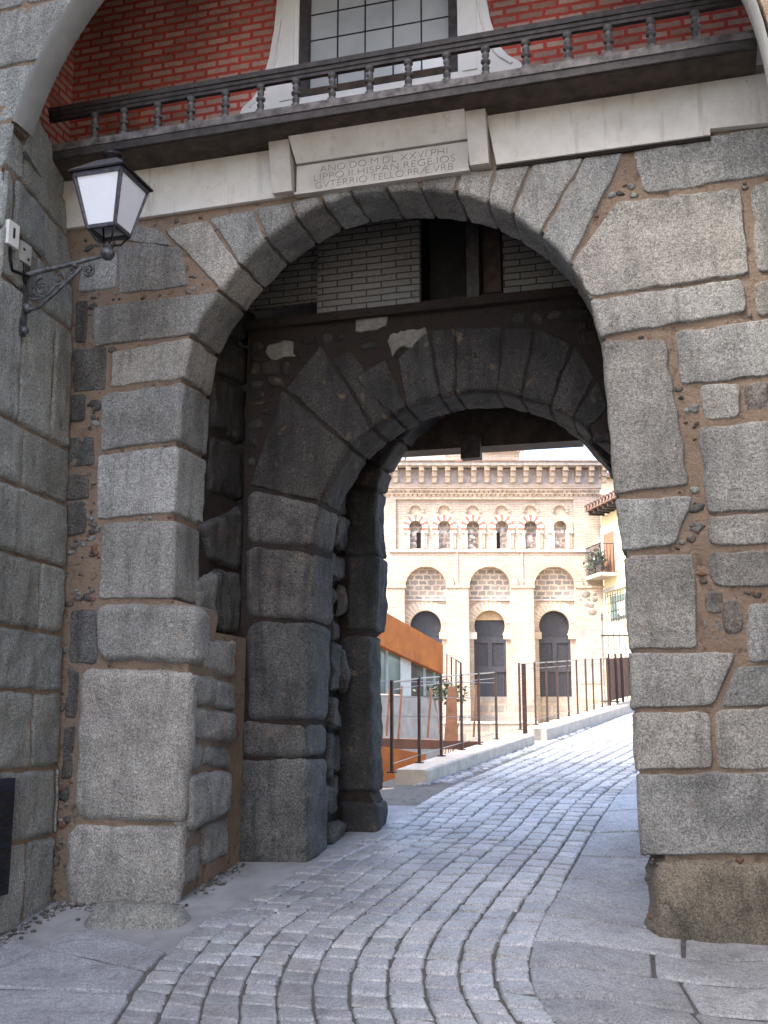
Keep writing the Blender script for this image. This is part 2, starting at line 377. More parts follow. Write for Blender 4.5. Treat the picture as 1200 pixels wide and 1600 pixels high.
def ringstone(mb, A0, A1, O0, O1, b0, Ls, m='granite', rc=.035, side=1, **k):
    """stone on the edge of an opening: front quad (arris A0..A1, outer O0..O1, all (a,z)) wrapping Ls into the passage"""
    A0, A1, O0, O1 = map(Vector, (A0, A1, O0, O1)); Lf = ((O0 - A0).length + (O1 - A1).length) / 2; Lq = ((A1 - A0).length + (O1 - O0).length) / 2
    Lp = Ls + Lf; QUADS.setdefault(b0, []).append([tuple(A0), tuple(A1), tuple(O1), tuple(O0)])
    e_ = (A1 - A0).normalized() * .009; f_ = (O1 - O0).normalized() * .009; A0 = A0 - e_; A1 = A1 + e_; O0 = O0 - f_; O1 = O1 + f_
    tg = (A1 - A0).normalized(); pn = Vector((-tg.y, tg.x))
    if pn.dot((O0 + O1 - A0 - A1)) > 0: pn = -pn                    # towards the opening
    rc = min(rc, Lf * .4, Ls * .4 if Ls else rc)
    bu = (A1 - A0).length ** 2 / (8 * 1.55) if min(A0.y, A1.y) > (4.4 if b0 == 0 else 3.15) else 0
    def fn(u, v):
        p = u * Lp - Ls; A = A0.lerp(A1, v) - pn * (bu * 4 * v * (1 - v)); D = (O0.lerp(O1, v) - A); lf = D.length; D = D / max(lf, 1e-5)
        if p > rc: q = A + D * (p * lf / Lf); return Vector((q.x, b0, q.y)), FRONT
        if p < -rc: return Vector((A.x, b0 - p, A.y)), Vector((pn.x, 0, pn.y))
        ph = (p + rc) / (2 * rc) * pi / 2; C = A - pn * rc
        q = C + pn * (rc * cos(ph)); n_ = Vector((pn.x * cos(ph), -sin(ph), pn.y * cos(ph)))
        if p > 0: q = q.lerp(A + D * p, .5)
        return Vector((q.x, b0 + rc - rc * sin(ph), q.y)), n_
    mb.tint = rt(); mb.patch(fn, Lp, Lq, m, xp=[Ls - rc, Ls - rc / 2, Ls, Ls + rc / 2, Ls + rc], **k)
def off_poly(pts, d):
    out = []
    for i, p in enumerate(pts):
        a = Vector(pts[max(i - 1, 0)]); b = Vector(pts[min(i + 1, len(pts) - 1)]); t = (b - a).normalized(); out.append((p[0] - t.y * d, p[1] + t.x * d))
    return out

# ------------------------------------------------------------------ ground
PROF = [(-10, -.3), (0, -.15), (5.57, .03), (6.85, .27), (8.5, .50), (10.4, .755), (11.66, .90), (17.6, 1.27), (28.8, 2.0), (45, 2.9), (80, 3.6)]
def gz(x, y):
    s = .45 * x + .89 * y; z = (ipl(PROF, s - .5) + 2 * ipl(PROF, s) + ipl(PROF, s + .5)) / 4
    z -= .17 * sst(.9, 2.2, x) * (1 - sst(7.6, 10.5, y))
    return z
def ground_at(px, py):
    d = ray(px, py); lo, hi = 2.0, 60.0; k = 2.0
    while k < 60:
        if EYE + d[2] * k < gz(d[0] * k, d[1] * k): break
        k += .02
    return Vector((d[0] * k, d[1] * k))
F0 = at(625, 1215, 13.0).xy; F1 = Vector((2.3, 18.6)); F2 = Vector((6.6, 29.0)); F3 = Vector((9.5, 36))
def fence_x(y): return ipl([(13.0, F0.x), (18.6, 2.3), (29, 6.6), (60, 19)], y)
mb = MB(); NX, NY = 40, 60
xs = [-300, -150, -80, -40, -20, -10, -6, -3, 0, 3, 6, 10, 14, 20, 40, 80, 150, 300]; ys = [-300, -100, -40, -20, -8, 0, 4, 8, 12, 14, 18, 24, 30, 40, 60, 100, 200, 400]
vs = []
for y in ys:
    for x in xs: vs.append((x, y, min(.35, gz(0, min(y, 80)) - .45)))
n_ = len(xs); mb.add(vs, [(j * n_ + i, j * n_ + i + 1, (j + 1) * n_ + i + 1, (j + 1) * n_ + i) for j in range(len(ys) - 1) for i in range(n_ - 1)], 'earth', True)
mb.build('ground', kind='structure')
mb = MB(); vs = []; rows = [-8, -4, 0, 2, 4] + [5 + .25 * i for i in range(30)] + [12.5, 12.7, 12.72] + [13 + .5 * i for i in range(95)]
XC = [-8, -6, -4] + [-3 + .3 * i for i in range(28)] + [5.8, 7, 9, 12, 16]; cols = range(len(XC) + 2)
for y in rows:
    xl = -12 if y < 12.71 else fence_x(y) - .08; xr = 14 if y < 30 else 30
    for c in cols:
        x = min(xr, max(xl, xl if c == 0 else xr if c == len(XC) + 1 else XC[c - 1])); vs.append((x, y, gz(x, y) - .013))
n_ = len(cols); mb.add(vs, [(j * n_ + i, j * n_ + i + 1, (j + 1) * n_ + i + 1, (j + 1) * n_ + i) for j in range(len(rows) - 1) for i in range(n_ - 1)], 'joint', True)
mb.build('street_bed', kind='structure')

def pquad(mb, P, m, **k):
    """paving stone: P four xy corners (bl, br, tr, tl)"""
    A, B, C, D = [Vector(p[:2]) for p in P]
    def fn(p, q):
        v = A.lerp(B, p).lerp(D.lerp(C, p), q); return Vector((v.x, v.y, gz(v.x, v.y))), Vector((0, 0, 1))
    Lp = ((B - A).length + (C - D).length) / 2; Lq = ((D - A).length + (C - B).length) / 2
    if Lp < .05 or Lq < .05: return
    mb.patch(fn, Lp, Lq, m, **k)
Lpx = [(183, 1600), (207, 1556), (227, 1520), (263, 1489), (305, 1442), (340, 1425), (393, 1402), (496, 1344), (584, 1303), (620, 1282), (652, 1258), (740, 1213), (830, 1176), (920, 1139), (989, 1111)]
Rpx = [(865, 1596), (830, 1535), (826, 1494), (843, 1453), (867, 1405), (895, 1356), (922, 1307), (958, 1250), (985, 1226)]
LE = [ground_at(*p) for p in Lpx]; RE = [ground_at(*p) for p in Rpx]
# run both edges out of the frame: towards the camera and up the street
LE = [LE[0] + (LE[0] - LE[1]).normalized() * 2.5 + Vector((0, -1.5))] + LE; RE = [RE[0] + Vector((.9, -3.4))] + RE
dirf = Vector((.40, .916)); LE += [LE[-1] + dirf * 4, LE[-1] + dirf * 12]; 
while RE[-1].y < LE[-1].y: RE.append(RE[-1] + dirf * 2.0)
SD = Vector((.33, .944))
LT = sorted([(p.dot(SD), p) for p in LE], key=lambda t: t[0]); RT = sorted([(p.dot(SD), p) for p in RE], key=lambda t: t[0])
def iv(tab, s): return Vector((ipl([(a, b.x) for a, b in tab], s), ipl([(a, b.y) for a, b in tab], s)))
def road(s, t):
    p = (iv(LT, s - .25) + iv(LT, s) + iv(LT, s + .25)) / 3; q = (iv(RT, s - .25) + iv(RT, s) + iv(RT, s + .25)) / 3
    return p.lerp(q, t)
mb = MB(); rnd = random.Random(3); NR = 11
s0, s1 = max(LT[0][0], RT[0][0]), min(LT[-1][0], RT[-1][0])
for r in range(NR):
    s = s0 + rnd.random() * .3
    while s < min(s1, 27):
        ln = rnd.uniform(.13, .215); far = s > 11.5
        j = .008 if not far else .019
        wd = (road(s, 1) - road(s, 0)).length; g = j / wd
        ta, tb = r / NR + g * .7 + .003 * sin(s * 2 + r), (r + 1) / NR - g * .7 + .003 * sin(s * 2 + r + 1)
        jit = lambda: rnd.uniform(-.009, .009)
        P = [road(s + j + jit(), ta), road(s + j + jit(), tb), road(s + ln + jit(), tb), road(s + ln + jit(), ta)]
        c_ = road(s, (r + .5) / NR); k = rnd.uniform(.78, 1.12) * (1 + .30 * noise.noise(Vector((c_.x * .9, c_.y * .9, 2.2)))) * (1.06 - .14 * abs(abs((r + .5) / NR - .5) - .22) / .28); mb.tint = (k * rnd.uniform(.97, 1.03), k, k * rnd.uniform(.97, 1.04))
        pquad(mb, P, 'sett', R=.016, top=.002 + rnd.random() * .006, sink=.015, corner=.028, rough=.005, wob=.007, res=.06 if not far else .2, freq=7)
        s += ln + j
mb.build('cobbled_road', kind='structure')
# right-hand slabs: between the cobbles and the pier
mb = MB(); rnd = random.Random(5)
rj = [(ground_at(*p)) for p in [(865, 1596), (838, 1562), (826, 1512), (834, 1470), (850, 1430), (868, 1403), (885, 1372), (905, 1338), (925, 1302), (947, 1268), (965, 1242), (985, 1224)]]
rj = [rj[0] + Vector((.7, -2.6)), rj[0] + Vector((.28, -.9)), rj[0] + Vector((.05, -.33))] + rj + [rj[-1] + dirf * 1.5, rj[-1] + dirf * 3.5, rj[-1] + dirf * 6]
PR = Vector((cos(radians(5)), -sin(radians(5)))); PG = Vector((GU[0], GU[1]))
for i in range(len(rj) - 1):
    cuts = [-.012, .80 + rnd.uniform(-.10, .12), 1.8, 3.2, 5.5]
    for c0, c1 in zip(cuts, cuts[1:]):
        g = .010; A, D = rj[i], rj[i + 1]; u = (D - A).normalized() * g * 1.7
        k = rnd.uniform(.85, 1.12); mb.tint = (k, k, k * 1.02)
        pquad(mb, [A + PR * (c0 + g) + u, A + PR * (c1 - g) + u, D + PR * (c1 - g) - u, D + PR * (c0 + g) - u], 'slab', R=.013, top=.004, sink=.02, corner=.02, rough=.004, wob=.003, res=.1, freq=4)
mb.build('paved_footpath', kind='structure')
# left-hand slabs in front of the left pier, smooth cement inside the passage
mb = MB(); rnd = random.Random(9)
def lq(px): return [ground_at(*p) for p in px]
for px in [[(-90, 1640), (178, 1600), (203, 1556), (-60, 1545)], [(-60, 1540), (204, 1551), (224, 1520), (60, 1480)], [(62, 1478), (226, 1516), (262, 1487), (130, 1452)], [(-60, 1540), (55, 1482), (20, 1470), (-110, 1525)], [(-260, 1640), (-95, 1640), (-65, 1545), (-200, 1545)]]:
    k = rnd.uniform(.9, 1.1); mb.tint = (k, k, k * 1.03); A, B, C, D = lq(px)
    pquad(mb, [A, B, C, D], 'slab', R=.014, top=.006, sink=.02, corner=.02, rough=.005, wob=.010, res=.08, freq=4)
base = ground_at(183, 1600)
for i in range(4):
    for j in range(3):
        A = base + Vector((-.15 - 1.2 * j, -.1 - .8 * i)); k = rnd.uniform(.85, 1.1); mb.tint = (k, k, k)
        pquad(mb, [A + Vector((-1.18, -.78)), A + Vector((-.02, -.78)), A + Vector((-.02, -.02)), A + Vector((-1.18, -.02))], 'slab', R=.022, top=.002, sink=.03, rough=.006, wob=.006, res=.15)
vs = []; lo = []
edge = [ground_at(*p) for p in [(190, 1600), (212, 1556), (232, 1520), (266, 1486), (305, 1441), (340, 1424), (393, 1401), (496, 1343), (584, 1302), (620, 1281), (650, 1258)]]
NI = 48
for i in range(NI + 1):
    t = i / NI * (len(edge) - 1); k = min(int(t), len(edge) - 2); e = edge[k].lerp(edge[k + 1], t - k)
    for j in range(13):
        q = e + PG * .10 - PG * (j / 12 * 3.0); z = gz(q.x, q.y) - .006 - (.006 if j == 0 else 0) - .035 * (1 - sst(9, 15, i)) + .004 * fb(Vector((q.x * 2, q.y * 2, 1)), 4)
        vs.append((q.x, q.y, z))
mb.tint = (1, 1, 1); mb.add(vs, [(i * 13 + j, i * 13 + j + 1, (i + 1) * 13 + j + 1, (i + 1) * 13 + j) for i in range(NI) for j in range(12)], 'cement', True)
mb.build('passage_pavement', kind='structure')
mb = MB(); rnd = random.Random(19)                                      # grit swept against the foot of the left wall
for k in range(420):
    if k % 2: a, b = rnd.uniform(-1.0, .1), -abs(rnd.gauss(0, .09)) - .02
    else: b = rnd.uniform(-1.25, 0); a = -1.0 + abs(rnd.gauss(0, .07))
    if k % 5 == 0: a, b = rnd.uniform(.0, .55) , rnd.uniform(.2, 1.1); a = -.02 + abs(rnd.gauss(0, .08))
    c = G(a, b, 0); r = rnd.choice([.006, .008, .012, .018]); t = rnd.uniform(.6, 1.2); mb.tint = (t, t * .95, t * .88)
    mb.sphere((c.x, c.y, gz(c.x, c.y) + r * .2), r, rnd.choice(['slab', 'rubble', 'joint']), (rnd.uniform(.8, 1.4), 1, .6), 5)
mb.build('grit', kind='stuff', label='grit and crumbs at the foot of the left wall')
# pebbled strip between kerb and road beyond the gate
mb = MB(); rnd = random.Random(11)
for i in range(900):
    y = rnd.uniform(12.9, 27); x0 = fence_x(y) + .2; s = Vector((x0, y)).dot(SD); xr = road(s, 0).x - .05
    if xr < x0 + .1: continue
    x = rnd.uniform(x0, xr); r = rnd.uniform(.035, .075); k = rnd.uniform(.7, 1.2); mb.tint = (k, k, k)
    mb.sphere((x, y, gz(x, y) - .02), r, 'slab', (1.2, 1, .55), 6)
mb.build('pebble_strip', kind='stuff', label='pebbled gutter strip between kerb and cobbles')

# ------------------------------------------------------------------ the city gate
gate = empty('city_gate', (O[0], O[1], 0), 'grey granite city gate with round stone arch and inscribed plaque under a wooden balcony', 'gate', -GA)
ZB = 5.86
arris_px = [(275, 1400), (284, 1285), (297, 1055), (300, 945), (271, 935), (273, 800), (277, 696), (285, 596), (298, 527), (314, 500), (330, 472), (350, 443), (380, 408), (415, 373), (460, 340), (500, 318), (550, 302), (604, 297), (660, 296), (712, 300), (760, 314), (800, 334), (845, 364), (890, 413), (921, 466), (941, 527), (950, 600), (957, 690), (962, 770), (975, 862), (979, 930), (984, 1015), (987, 1110), (993, 1204), (1000, 1336)]
arris = [gp(*p) for p in arris_px]
hole = off_poly(arris, .022)
hole = [(a + (.14 if (z < .76 and a > 3) else 0), z) for a, z in hole]                       # joints lie a little behind the stones
mb = MB()
outline = [(-1.55, -.4), (hole[0][0], -.4)] + hole + [(hole[-1][0], -.4), (4.9, -.4), (4.9, 6.4), (-1.55, 6.4)]
mb.tint = (1, 1, 1); mb.plate(outline, [], .009, .50, 'mortar')
Gm = 'granite'
for px in [  # left flank
    [(184, 380), (280, 386), (293, 447), (185, 458)], [(190, 352), (245, 358), (268, 384), (190, 374)], [(124, 402), (181, 396), (181, 450), (122, 456)],
    [(119, 471), (135, 470), (134, 533), (117, 536)], [(117, 545), (165, 542), (163, 608), (114, 612)],
    [(112, 617), (132, 617), (131, 658), (109, 660)], [(104, 684), (146, 683), (145, 727), (100, 729)], [(100, 743), (138, 741), (136, 779), (98, 781)],
    [(105, 786), (134, 784), (132, 832), (104, 838)], [(112, 955), (149, 952), (151, 1034), (108, 1037)], [(107, 1045), (122, 1050), (117, 1120), (103, 1120)], [(100, 1135), (115, 1135), (112, 1215), (97, 1218)]]:
    flat(mb, px, corner=.04, rough=.012, top=.004, m=Gm if px[0][1] < 460 else 'granite_dark')
for px in [  # right flank
    [(990, 232), (1215, 196), (1215, 270), (1008, 303)], [(1175, 290), (1225, 281), (1225, 420), (1184, 424)], [(1182, 442), (1225, 436), (1225, 488), (1182, 492)],
    [(1057, 519), (1225, 498), (1225, 583), (1064, 601)], [(1095, 602), (1152, 599), (1156, 648), (1100, 658)],
    [(1092, 670), (1225, 657), (1225, 795), (1107, 800)], [(1107, 808), (1225, 802), (1225, 848), (1110, 851)], [(1108, 865), (1225, 860), (1225, 912), (1114, 916)],
    [(1168, 945), (1225, 942), (1225, 1032), (1172, 1034)], [(1152, 1043), (1225, 1039), (1225, 1100), (1126, 1105)], [(1119, 1112), (1225, 1106), (1225, 1200), (1121, 1201)]]:
    flat(mb, px, corner=.05, rough=.009)
for px in [[(1100, 925), (1128, 925), (1128, 960), (1102, 958)], [(1130, 940), (1162, 938), (1160, 985), (1132, 990)], [(1100, 968), (1126, 968), (1126, 1000), (1102, 1002)], [(1165, 600), (1200, 596), (1200, 640), (1166, 645)], [(1170, 620), (1190, 640), (1188, 652), (1168, 655)]]:
    flat(mb, px, corner=.05, rough=.02, m='rubble', top=0)
mb.build('front_wall', gate, world=False)
mb = MB()
# the stones round the front opening: (arris start, arris end, outer start, outer end)
Rg = [((273, 1425), (284, 1290), (104, 1420), (104, 1290), .02), ((284, 1283), (297, 1050), (115, 1281), (124, 1044), .03), ((300, 1036), (303, 948), (152, 1030), (148, 943), .05),
      ((270, 934), (272, 815), (152, 934), (160, 818), .012), ((272, 800), (277, 698), (150, 811), (152, 713), .012), ((277, 687), (285, 598), (156, 703), (159, 618), .012),
      ((286, 589), (298, 529), (173, 604), (175, 551), .012), ((301, 521), (341, 457), (144, 541), (146, 480), .012),
      ((346, 450), (373, 415), (254, 357), (321, 343), .012), ((377, 411), (413, 375), (328, 341), (394, 328), .012), ((418, 371), (460, 340), (400, 327), (449, 316), .012), ((464, 338), (502, 318), (453, 315), (496, 306), .012),
      ((507, 316), (547, 303), (501, 302), (542, 296), .012), ((552, 302), (602, 297), (547, 294), (600, 286), .012), ((608, 297), (655, 296), (606, 284), (654, 277), .012), ((660, 296), (710, 300), (660, 276), (714, 268), .012),
      ((715, 301), (760, 314), (720, 266), (772, 260), .012), ((764, 316), (798, 333), (777, 260), (828, 254), .012), ((803, 336), (843, 363), (834, 254), (911, 244), .012), ((848, 367), (889, 411), (918, 243), (976, 236), .012)]
for ri, (A0, A1, O0, O1, tp) in enumerate(Rg):
    LS = (.10, .13, .24, .46)[ri] if ri < 4 else .53
    q = [gp(*p) for p in (A0, A1, O0, O1)]; q = [(a, min(z, ZB)) for a, z in q]
    ringstone(mb, *q, 0.0, LS, Gm, top=tp, rough=.007 if tp < .02 else .016, corner=.03 if tp < .02 else .12, R=.018 if tp < .02 else .06, freq=5 if tp < .02 else 3.2)
# right side blocks run from the opening into the wall
Rr = [((893, 414), (921, 466), (958, 318), (1170, 428), 0), ((924, 470), (941, 525), (1160, 436), (1168, 486), 0), ((943, 533), (963, 770), (1040, 531), (1078, 756), 0), ((965, 782), (975, 860), (1084, 776), (1056, 850), 0),
      ((977, 871), (985, 1014), (1086, 866), (1091, 1010), 0), ((985, 1024), (987, 1106), (1152, 1020), (1116, 1102), 0), ((989, 1115), (994, 1203), (1110, 1112), (1115, 1200), 0), ((997, 1212), (1003, 1335), (1230, 1208), (1230, 1333), 0)]
for A0, A1, O0, O1, _ in Rr:
    if A0 == (893, 414):
        q = [gp(*p) for p in ((893, 414), (921, 466), (975, 318), (1170, 428))]
        Lp_ = [Vector(gp(*p)) for p in ((921, 465), (893, 412), (962, 316))]; Rp_ = [Vector(gp(*p)) for p in ((1172, 429), (1157, 293))]
        def fn(p, q):
            l_ = Lp_[0].lerp(Lp_[1], q / .36) if q < .36 else Lp_[1].lerp(Lp_[2], (q - .36) / .64); v = l_.lerp(Rp_[0].lerp(Rp_[1], q), p); return Vector((v.x, 0, v.y)), FRONT
        mb.tint = rt(); mb.patch(fn, 1.2, .7, Gm, corner=.04, rough=.008, top=.012)
        A, B = gp(893, 414), gp(921, 466); ringstone(mb, A, B, (A[0] + .05, A[1] + .0), (B[0] + .05, B[1] + .0), 0.014, .53, Gm, top=.008); continue
    ringstone(mb, *[gp(*p) for p in (A0, A1, O0, O1)], 0.0, .53, Gm, top=.014, rough=.008, corner=.04)
mb.build('front_arch', gate, world=False)
mb = MB(); rc_ = random.Random(77); opening = [(a, z) for a, z in arris] + [(arris[-1][0], -1), (arris[0][0], -1)]
QUADS[0.0].append([gp(*p) for p in ((921, 465), (893, 412), (962, 316), (1157, 293), (1172, 429))]); n_ = 0
for k in range(6000):
    a, z = rc_.uniform(-1.12, 4.6), rc_.uniform(.1, 5.8); r = rc_.choice([.012, .016, .022, .03, .04])
    tst = [(a + dx * r * 1.3, z + dz * r * 1.3) for dx, dz in ((0, 0), (1, 0), (-1, 0), (0, 1), (0, -1))]
    if any(inside(opening, *t) for t in tst) or any(inside(q, *t) for q in QUADS[0.0] for t in tst): continue
    mb.tint = rt(.7, 1.2); k0 = len(mb.v)
    mb.sphere((0, 0, 0), 1, rc_.choice(['rubble', 'granite_dark', 'granite_left', 'rubble', 'brick_scrap']), (1, 1, 1), 6)
    sx, sz = r * rc_.uniform(.8, 1.6), r * rc_.uniform(.6, 1.1); t_ = rc_.uniform(-.5, .5)
    for i in range(k0, len(mb.v)):
        x, y, w_ = mb.v[i]; j = 1 + .5 * noise.noise(Vector((x * 1.5 + k, y * 1.5, w_ * 1.5))); x *= sx * j; w_ *= sz * j; y *= .013 * j
        mb.v[i] = (a + x * cos(t_) - w_ * sin(t_), .008 + y, z + x * sin(t_) + w_ * cos(t_))
    n_ += 1
    if n_ > 420: break
mb.build('mortar_chips', gate, world=False, kind='stuff')
# weathered boulder footing under the right pier
mb = MB(); mb.tint = (.74, .70, .64)
TL, TR, BR, BL = gp(1012, 1330), gp(1235, 1330), gp(1235, 1520), gp(1030, 1500)
BL = (TL[0] + .10, -.15); BR = (TR[0], -.2)
def bfn(p, q):
    a = lerp(lerp(BL[0], BR[0], p), lerp(TL[0], TR[0], p), q); z = lerp(BL[1], TL[1] + .02, q)
    v = Vector((a * 1.7, z * 1.7, 4.2)); k = noise.noise(v) * .09 + noise.noise(v * 2.3) * .035
    a += (1 - p) ** 3 * (.07 * noise.noise(Vector((z * 3, 1, 7))) + .02 - .10 * sin(pi * min(1, q * .9)))
    cr = noise.noise(Vector((a * 1.3 + z * .9, z * .5, 11))); cr = max(0, 1 - abs(cr) * 26) * .03
    return Vector((a, .04 - .10 * sin(pi * (.15 + .8 * q)) + k + cr, z)), FRONT
mb.patch(bfn, 1.2, .95, 'boulder', R=.13, top=.03, sink=.22, corner=.16, rough=.014, freq=4, wob=.02, res=.022, edges=(1, 0, 0, 1))
mb.tint = (.9, .85, .8); rb = random.Random(2)
mb.build('footing_boulder', gate, world=False)

# plaster bands, pilaster blocks, plaque
mb = MB()
zt = 6.29
mb.plate([(-1.4, ZB - .02), (.72, ZB - .005), (.66, zt), (-1.4, zt)], [], -.035, .015, 'plaster')
mb.build('plaster_band', gate, world=False)
mb = MB(); mb.plate([(2.52, ZB + .005), (4.12, ZB), (4.12, ZB + .05), (4.6, ZB + .03), (4.6, zt), (2.45, zt)], [], -.05, .015, 'plaster')
mb.plate([(2.515, ZB - .02), (4.12, ZB - .025), (4.12, ZB - .003), (2.52, ZB + .002)], [], -.03, .015, 'mortar_dark'); mb.build('plaster_band', gate, world=False)
for x0, x1 in ((.67, .84), (2.32, 2.47)):
    mb = MB(); mb.hexa([(x0, -.10, ZB), (x1, -.10, ZB), (x1, .015, ZB), (x0, .015, ZB)], [(x0 - .02, -.16, zt), (x1 - .01, -.16, zt), (x1 - .01, .015, zt), (x0 - .02, .015, zt)], 'marble')
    mb.build('pilaster_block', gate, world=False)
pq0, pq1 = .86, 2.30; pz0, pz1 = ZB + .005, 6.10
mb = MB(); mb.box((pq0, -.045, pz0), (pq1, .015, pz1), 'marble')
mb.box((pq0 - .01, -.065, ZB - .02), (pq1 + .01, .015, ZB), 'marble')
plaque = mb.build('inscription_plaque', gate, world=False)
mb = MB(); mb.hexa([(pq0, -.06, pz1 + .015), (pq1, -.06, pz1 + .015), (pq1, .015, pz1 + .015), (pq0, .015, pz1 + .015)], [(pq0 - .02, -.20, zt), (pq1 + .0, -.20, zt), (pq1, .015, zt), (pq0 - .02, .015, zt)], 'plaster')
mb.build('plaque_cornice', gate, world=False)
mb = MB()
for i, (txt, wfrac) in enumerate((('ANO.DO:M.DL XXVI.PHI', .74), ('LIPPO.II.HISPAN.REGE.IOS', .82), ('GVTERRIO TELLO.PRÆ.VRB', .80))):
    cu = bpy.data.curves.new('t', 'FONT'); cu.body = txt; cu.size = .085; cu.extrude = .0015; cu.offset = -.0022; cu.align_x = 'CENTER'
    o = bpy.data.objects.new('t', cu); COL.objects.link(o); me = o.to_mesh()
    wdt = max(v.co.x for v in me.vertices) - min(v.co.x for v in me.vertices); k = wfrac * (pq1 - pq0) / wdt
    zc = pz1 - .085 - i * .07
    mb.add([((pq0 + pq1) / 2 + .02 + v.co.x * k, -.0465 - v.co.z, zc + v.co.y) for v in me.vertices], [tuple(p.vertices) for p in me.polygons], 'letter')
    o.to_mesh_clear(); bpy.data.objects.remove(o)
lt = mb.build('lettering', plaque, world=False)

# balcony: floor beam, sill, rail, turned balusters
AL, AR = -1.30, 4.46
mb = MB(); mb.box((AL, -.36, 6.293), (AR, .2, 6.37), 'wood_brown'); mb.box((AL, -.39, 6.30), (AR, -.361, 6.365), 'wood_dark')
for a in [AL + .1 + i * .62 for i in range(10)]: mb.box((a, -.30, 6.262), (a + .07, -.05, 6.292), 'wood_brown') if False else None
bal = mb.build('balcony_floor', gate, world=False)
mb = MB(); mb.box((AL, -.40, 6.366), (AR, -.30, 6.43), 'wood_sill'); rs = mb.build('balcony_sill', bal, world=False)
mb = MB(); mb.box((AL, -.38, 6.71), (AR, -.32, 6.745), 'wood_dark'); mb.box((AL, -.392, 6.746), (AR, -.308, 6.79), 'wood_dark'); mb.box((AL, -.37, 6.678), (AR, -.33, 6.7095), 'wood_dark'); mb.build('handrail', bal, world=False)
bx = [-.862, -.585, -.27, .035, .345, .655, .96, 1.267, 1.58, 1.894, 2.202, 2.505, 2.815, 3.13, 3.43, 3.737, 4.05]
prof = [(.040, 0), (.040, .03), (.015, .04), (.028, .06), (.031, .082), (.015, .112), (.015, .118), (.038, .124), (.038, .140), (.015, .146), (.015, .155), (.030, .18), (.026, .2), (.014, .214), (.036, .222), (.036, .25)]
mb = MB(); mb.lathe((0, 0, 0), prof, 'wood_baluster', 12); b0 = mb.build('baluster', bal, world=False)
for i, a in enumerate(bx):
    o = b0 if i == 0 else b0.copy()
    if i: COL.objects.link(o); o.parent = bal
    o.location = (a, -.35, 6.428)
# red brick upper wall with window
wc = 1.49
mb = MB(); wz0, wz1 = 6.85, 8.9
mb.plate([(-1.46, 6.37), (4.6, 6.37), (4.6, 9.3), (-1.46, 9.3)], [[(wc - .72, wz0 - .02), (wc + .72, wz0 - .02), (wc + .72, wz1), (wc - .72, wz1)]], .2, .45, 'red_brick')
mb.build('brick_wall', gate, world=False)
mb = MB(); mb.box((-1.7, -1.03, 6.44), (-1.465, .45, 9.3), 'red_brick_side'); mb.build('side_brick_wall', gate, world=False)
for x0, x1 in ((-1.46, .25), (2.75, 4.6)): mb = MB(); mb.box((x0, .15, 6.37), (x1, .199, 6.78), 'plaster_grey'); mb.build('plaster_dado', gate, world=False)
mb = MB()
lp = [gp(x, y, .16) for x, y in [(374, 192), (380, 172), (398, 155), (409, 138), (422, 95), (430, 50), (435, 0)]]
off = [(wc - a, z) for a, z in lp]; top = off[-1][0]
left = [(wc - d, z) for d, z in off] + [(wc - top + .02, 9.2)]; right = [(wc + d, z) for d, z in off] + [(wc + top - .02, 9.2)]
inner = .70
mb.plate(left + [(wc - inner, 9.2), (wc - inner, 6.72)], [], .13, .199, 'white')
mb.plate(right[::-1] + [(wc + inner, 6.72), (wc + inner, 9.2)], [], .13, .199, 'white')
mb.plate([(wc - inner, 6.70), (wc + inner, 6.70), (wc + inner, 6.83), (wc - inner, 6.83)], [], .12, .199, 'white')
# raised inner mouldings
for s in (-1, 1):
    pts = [(wc + s * (d - .07), z) for d, z in off if d > .8][1:]
    mb.tube([(a, .128, z) for a, z in pts] + [(wc + s * (top - .09), .128, 9.2)], .014, 'white', 6)
    mb.box((min(wc + s * .74, wc + s * .86), .118, 6.83), (max(wc + s * .74, wc + s * .86), .1295, 9.2), 'white')
mb.build('window_surround', gate, world=False)
mb = MB()
for x0, x1 in ((wc - .70, wc - .62), (wc + .62, wc + .70)): mb.box((x0, .145, wz0), (x1, .26, wz1), 'wood_dark')
mb.box((wc - .62, .147, wz0), (wc + .62, .26, wz0 + .07), 'wood_brown'); mb.box((wc - .035, .15, wz0 + .07), (wc + .035, .25, wz1), 'wood_dark') if False else None
wf = mb.build('window', gate, world=False)
mb = MB(); mb.box((wc - .62, .22, wz0 + .07), (wc + .62, .235, wz1), 'window_glass'); mb.build('window_pane', wf, world=False)
mb = MB()
for i in range(1, 5): mb.box((wc - .62 + i * .248 - .006, .212, wz0 + .07), (wc - .62 + i * .248 + .006, .219, wz1), 'iron')
for i in range(1, 8): mb.box((wc - .62, .213, wz0 + .07 + i * .25 - .005), (wc + .62, .2195, wz0 + .07 + i * .25 + .005), 'iron')
mb.build('leading', wf, world=False)
mb = MB(); mb.box((wc - .62, .5, wz0), (wc + .62, .55, wz1), 'dark'); mb.build('shutter_board', wf, world=False)

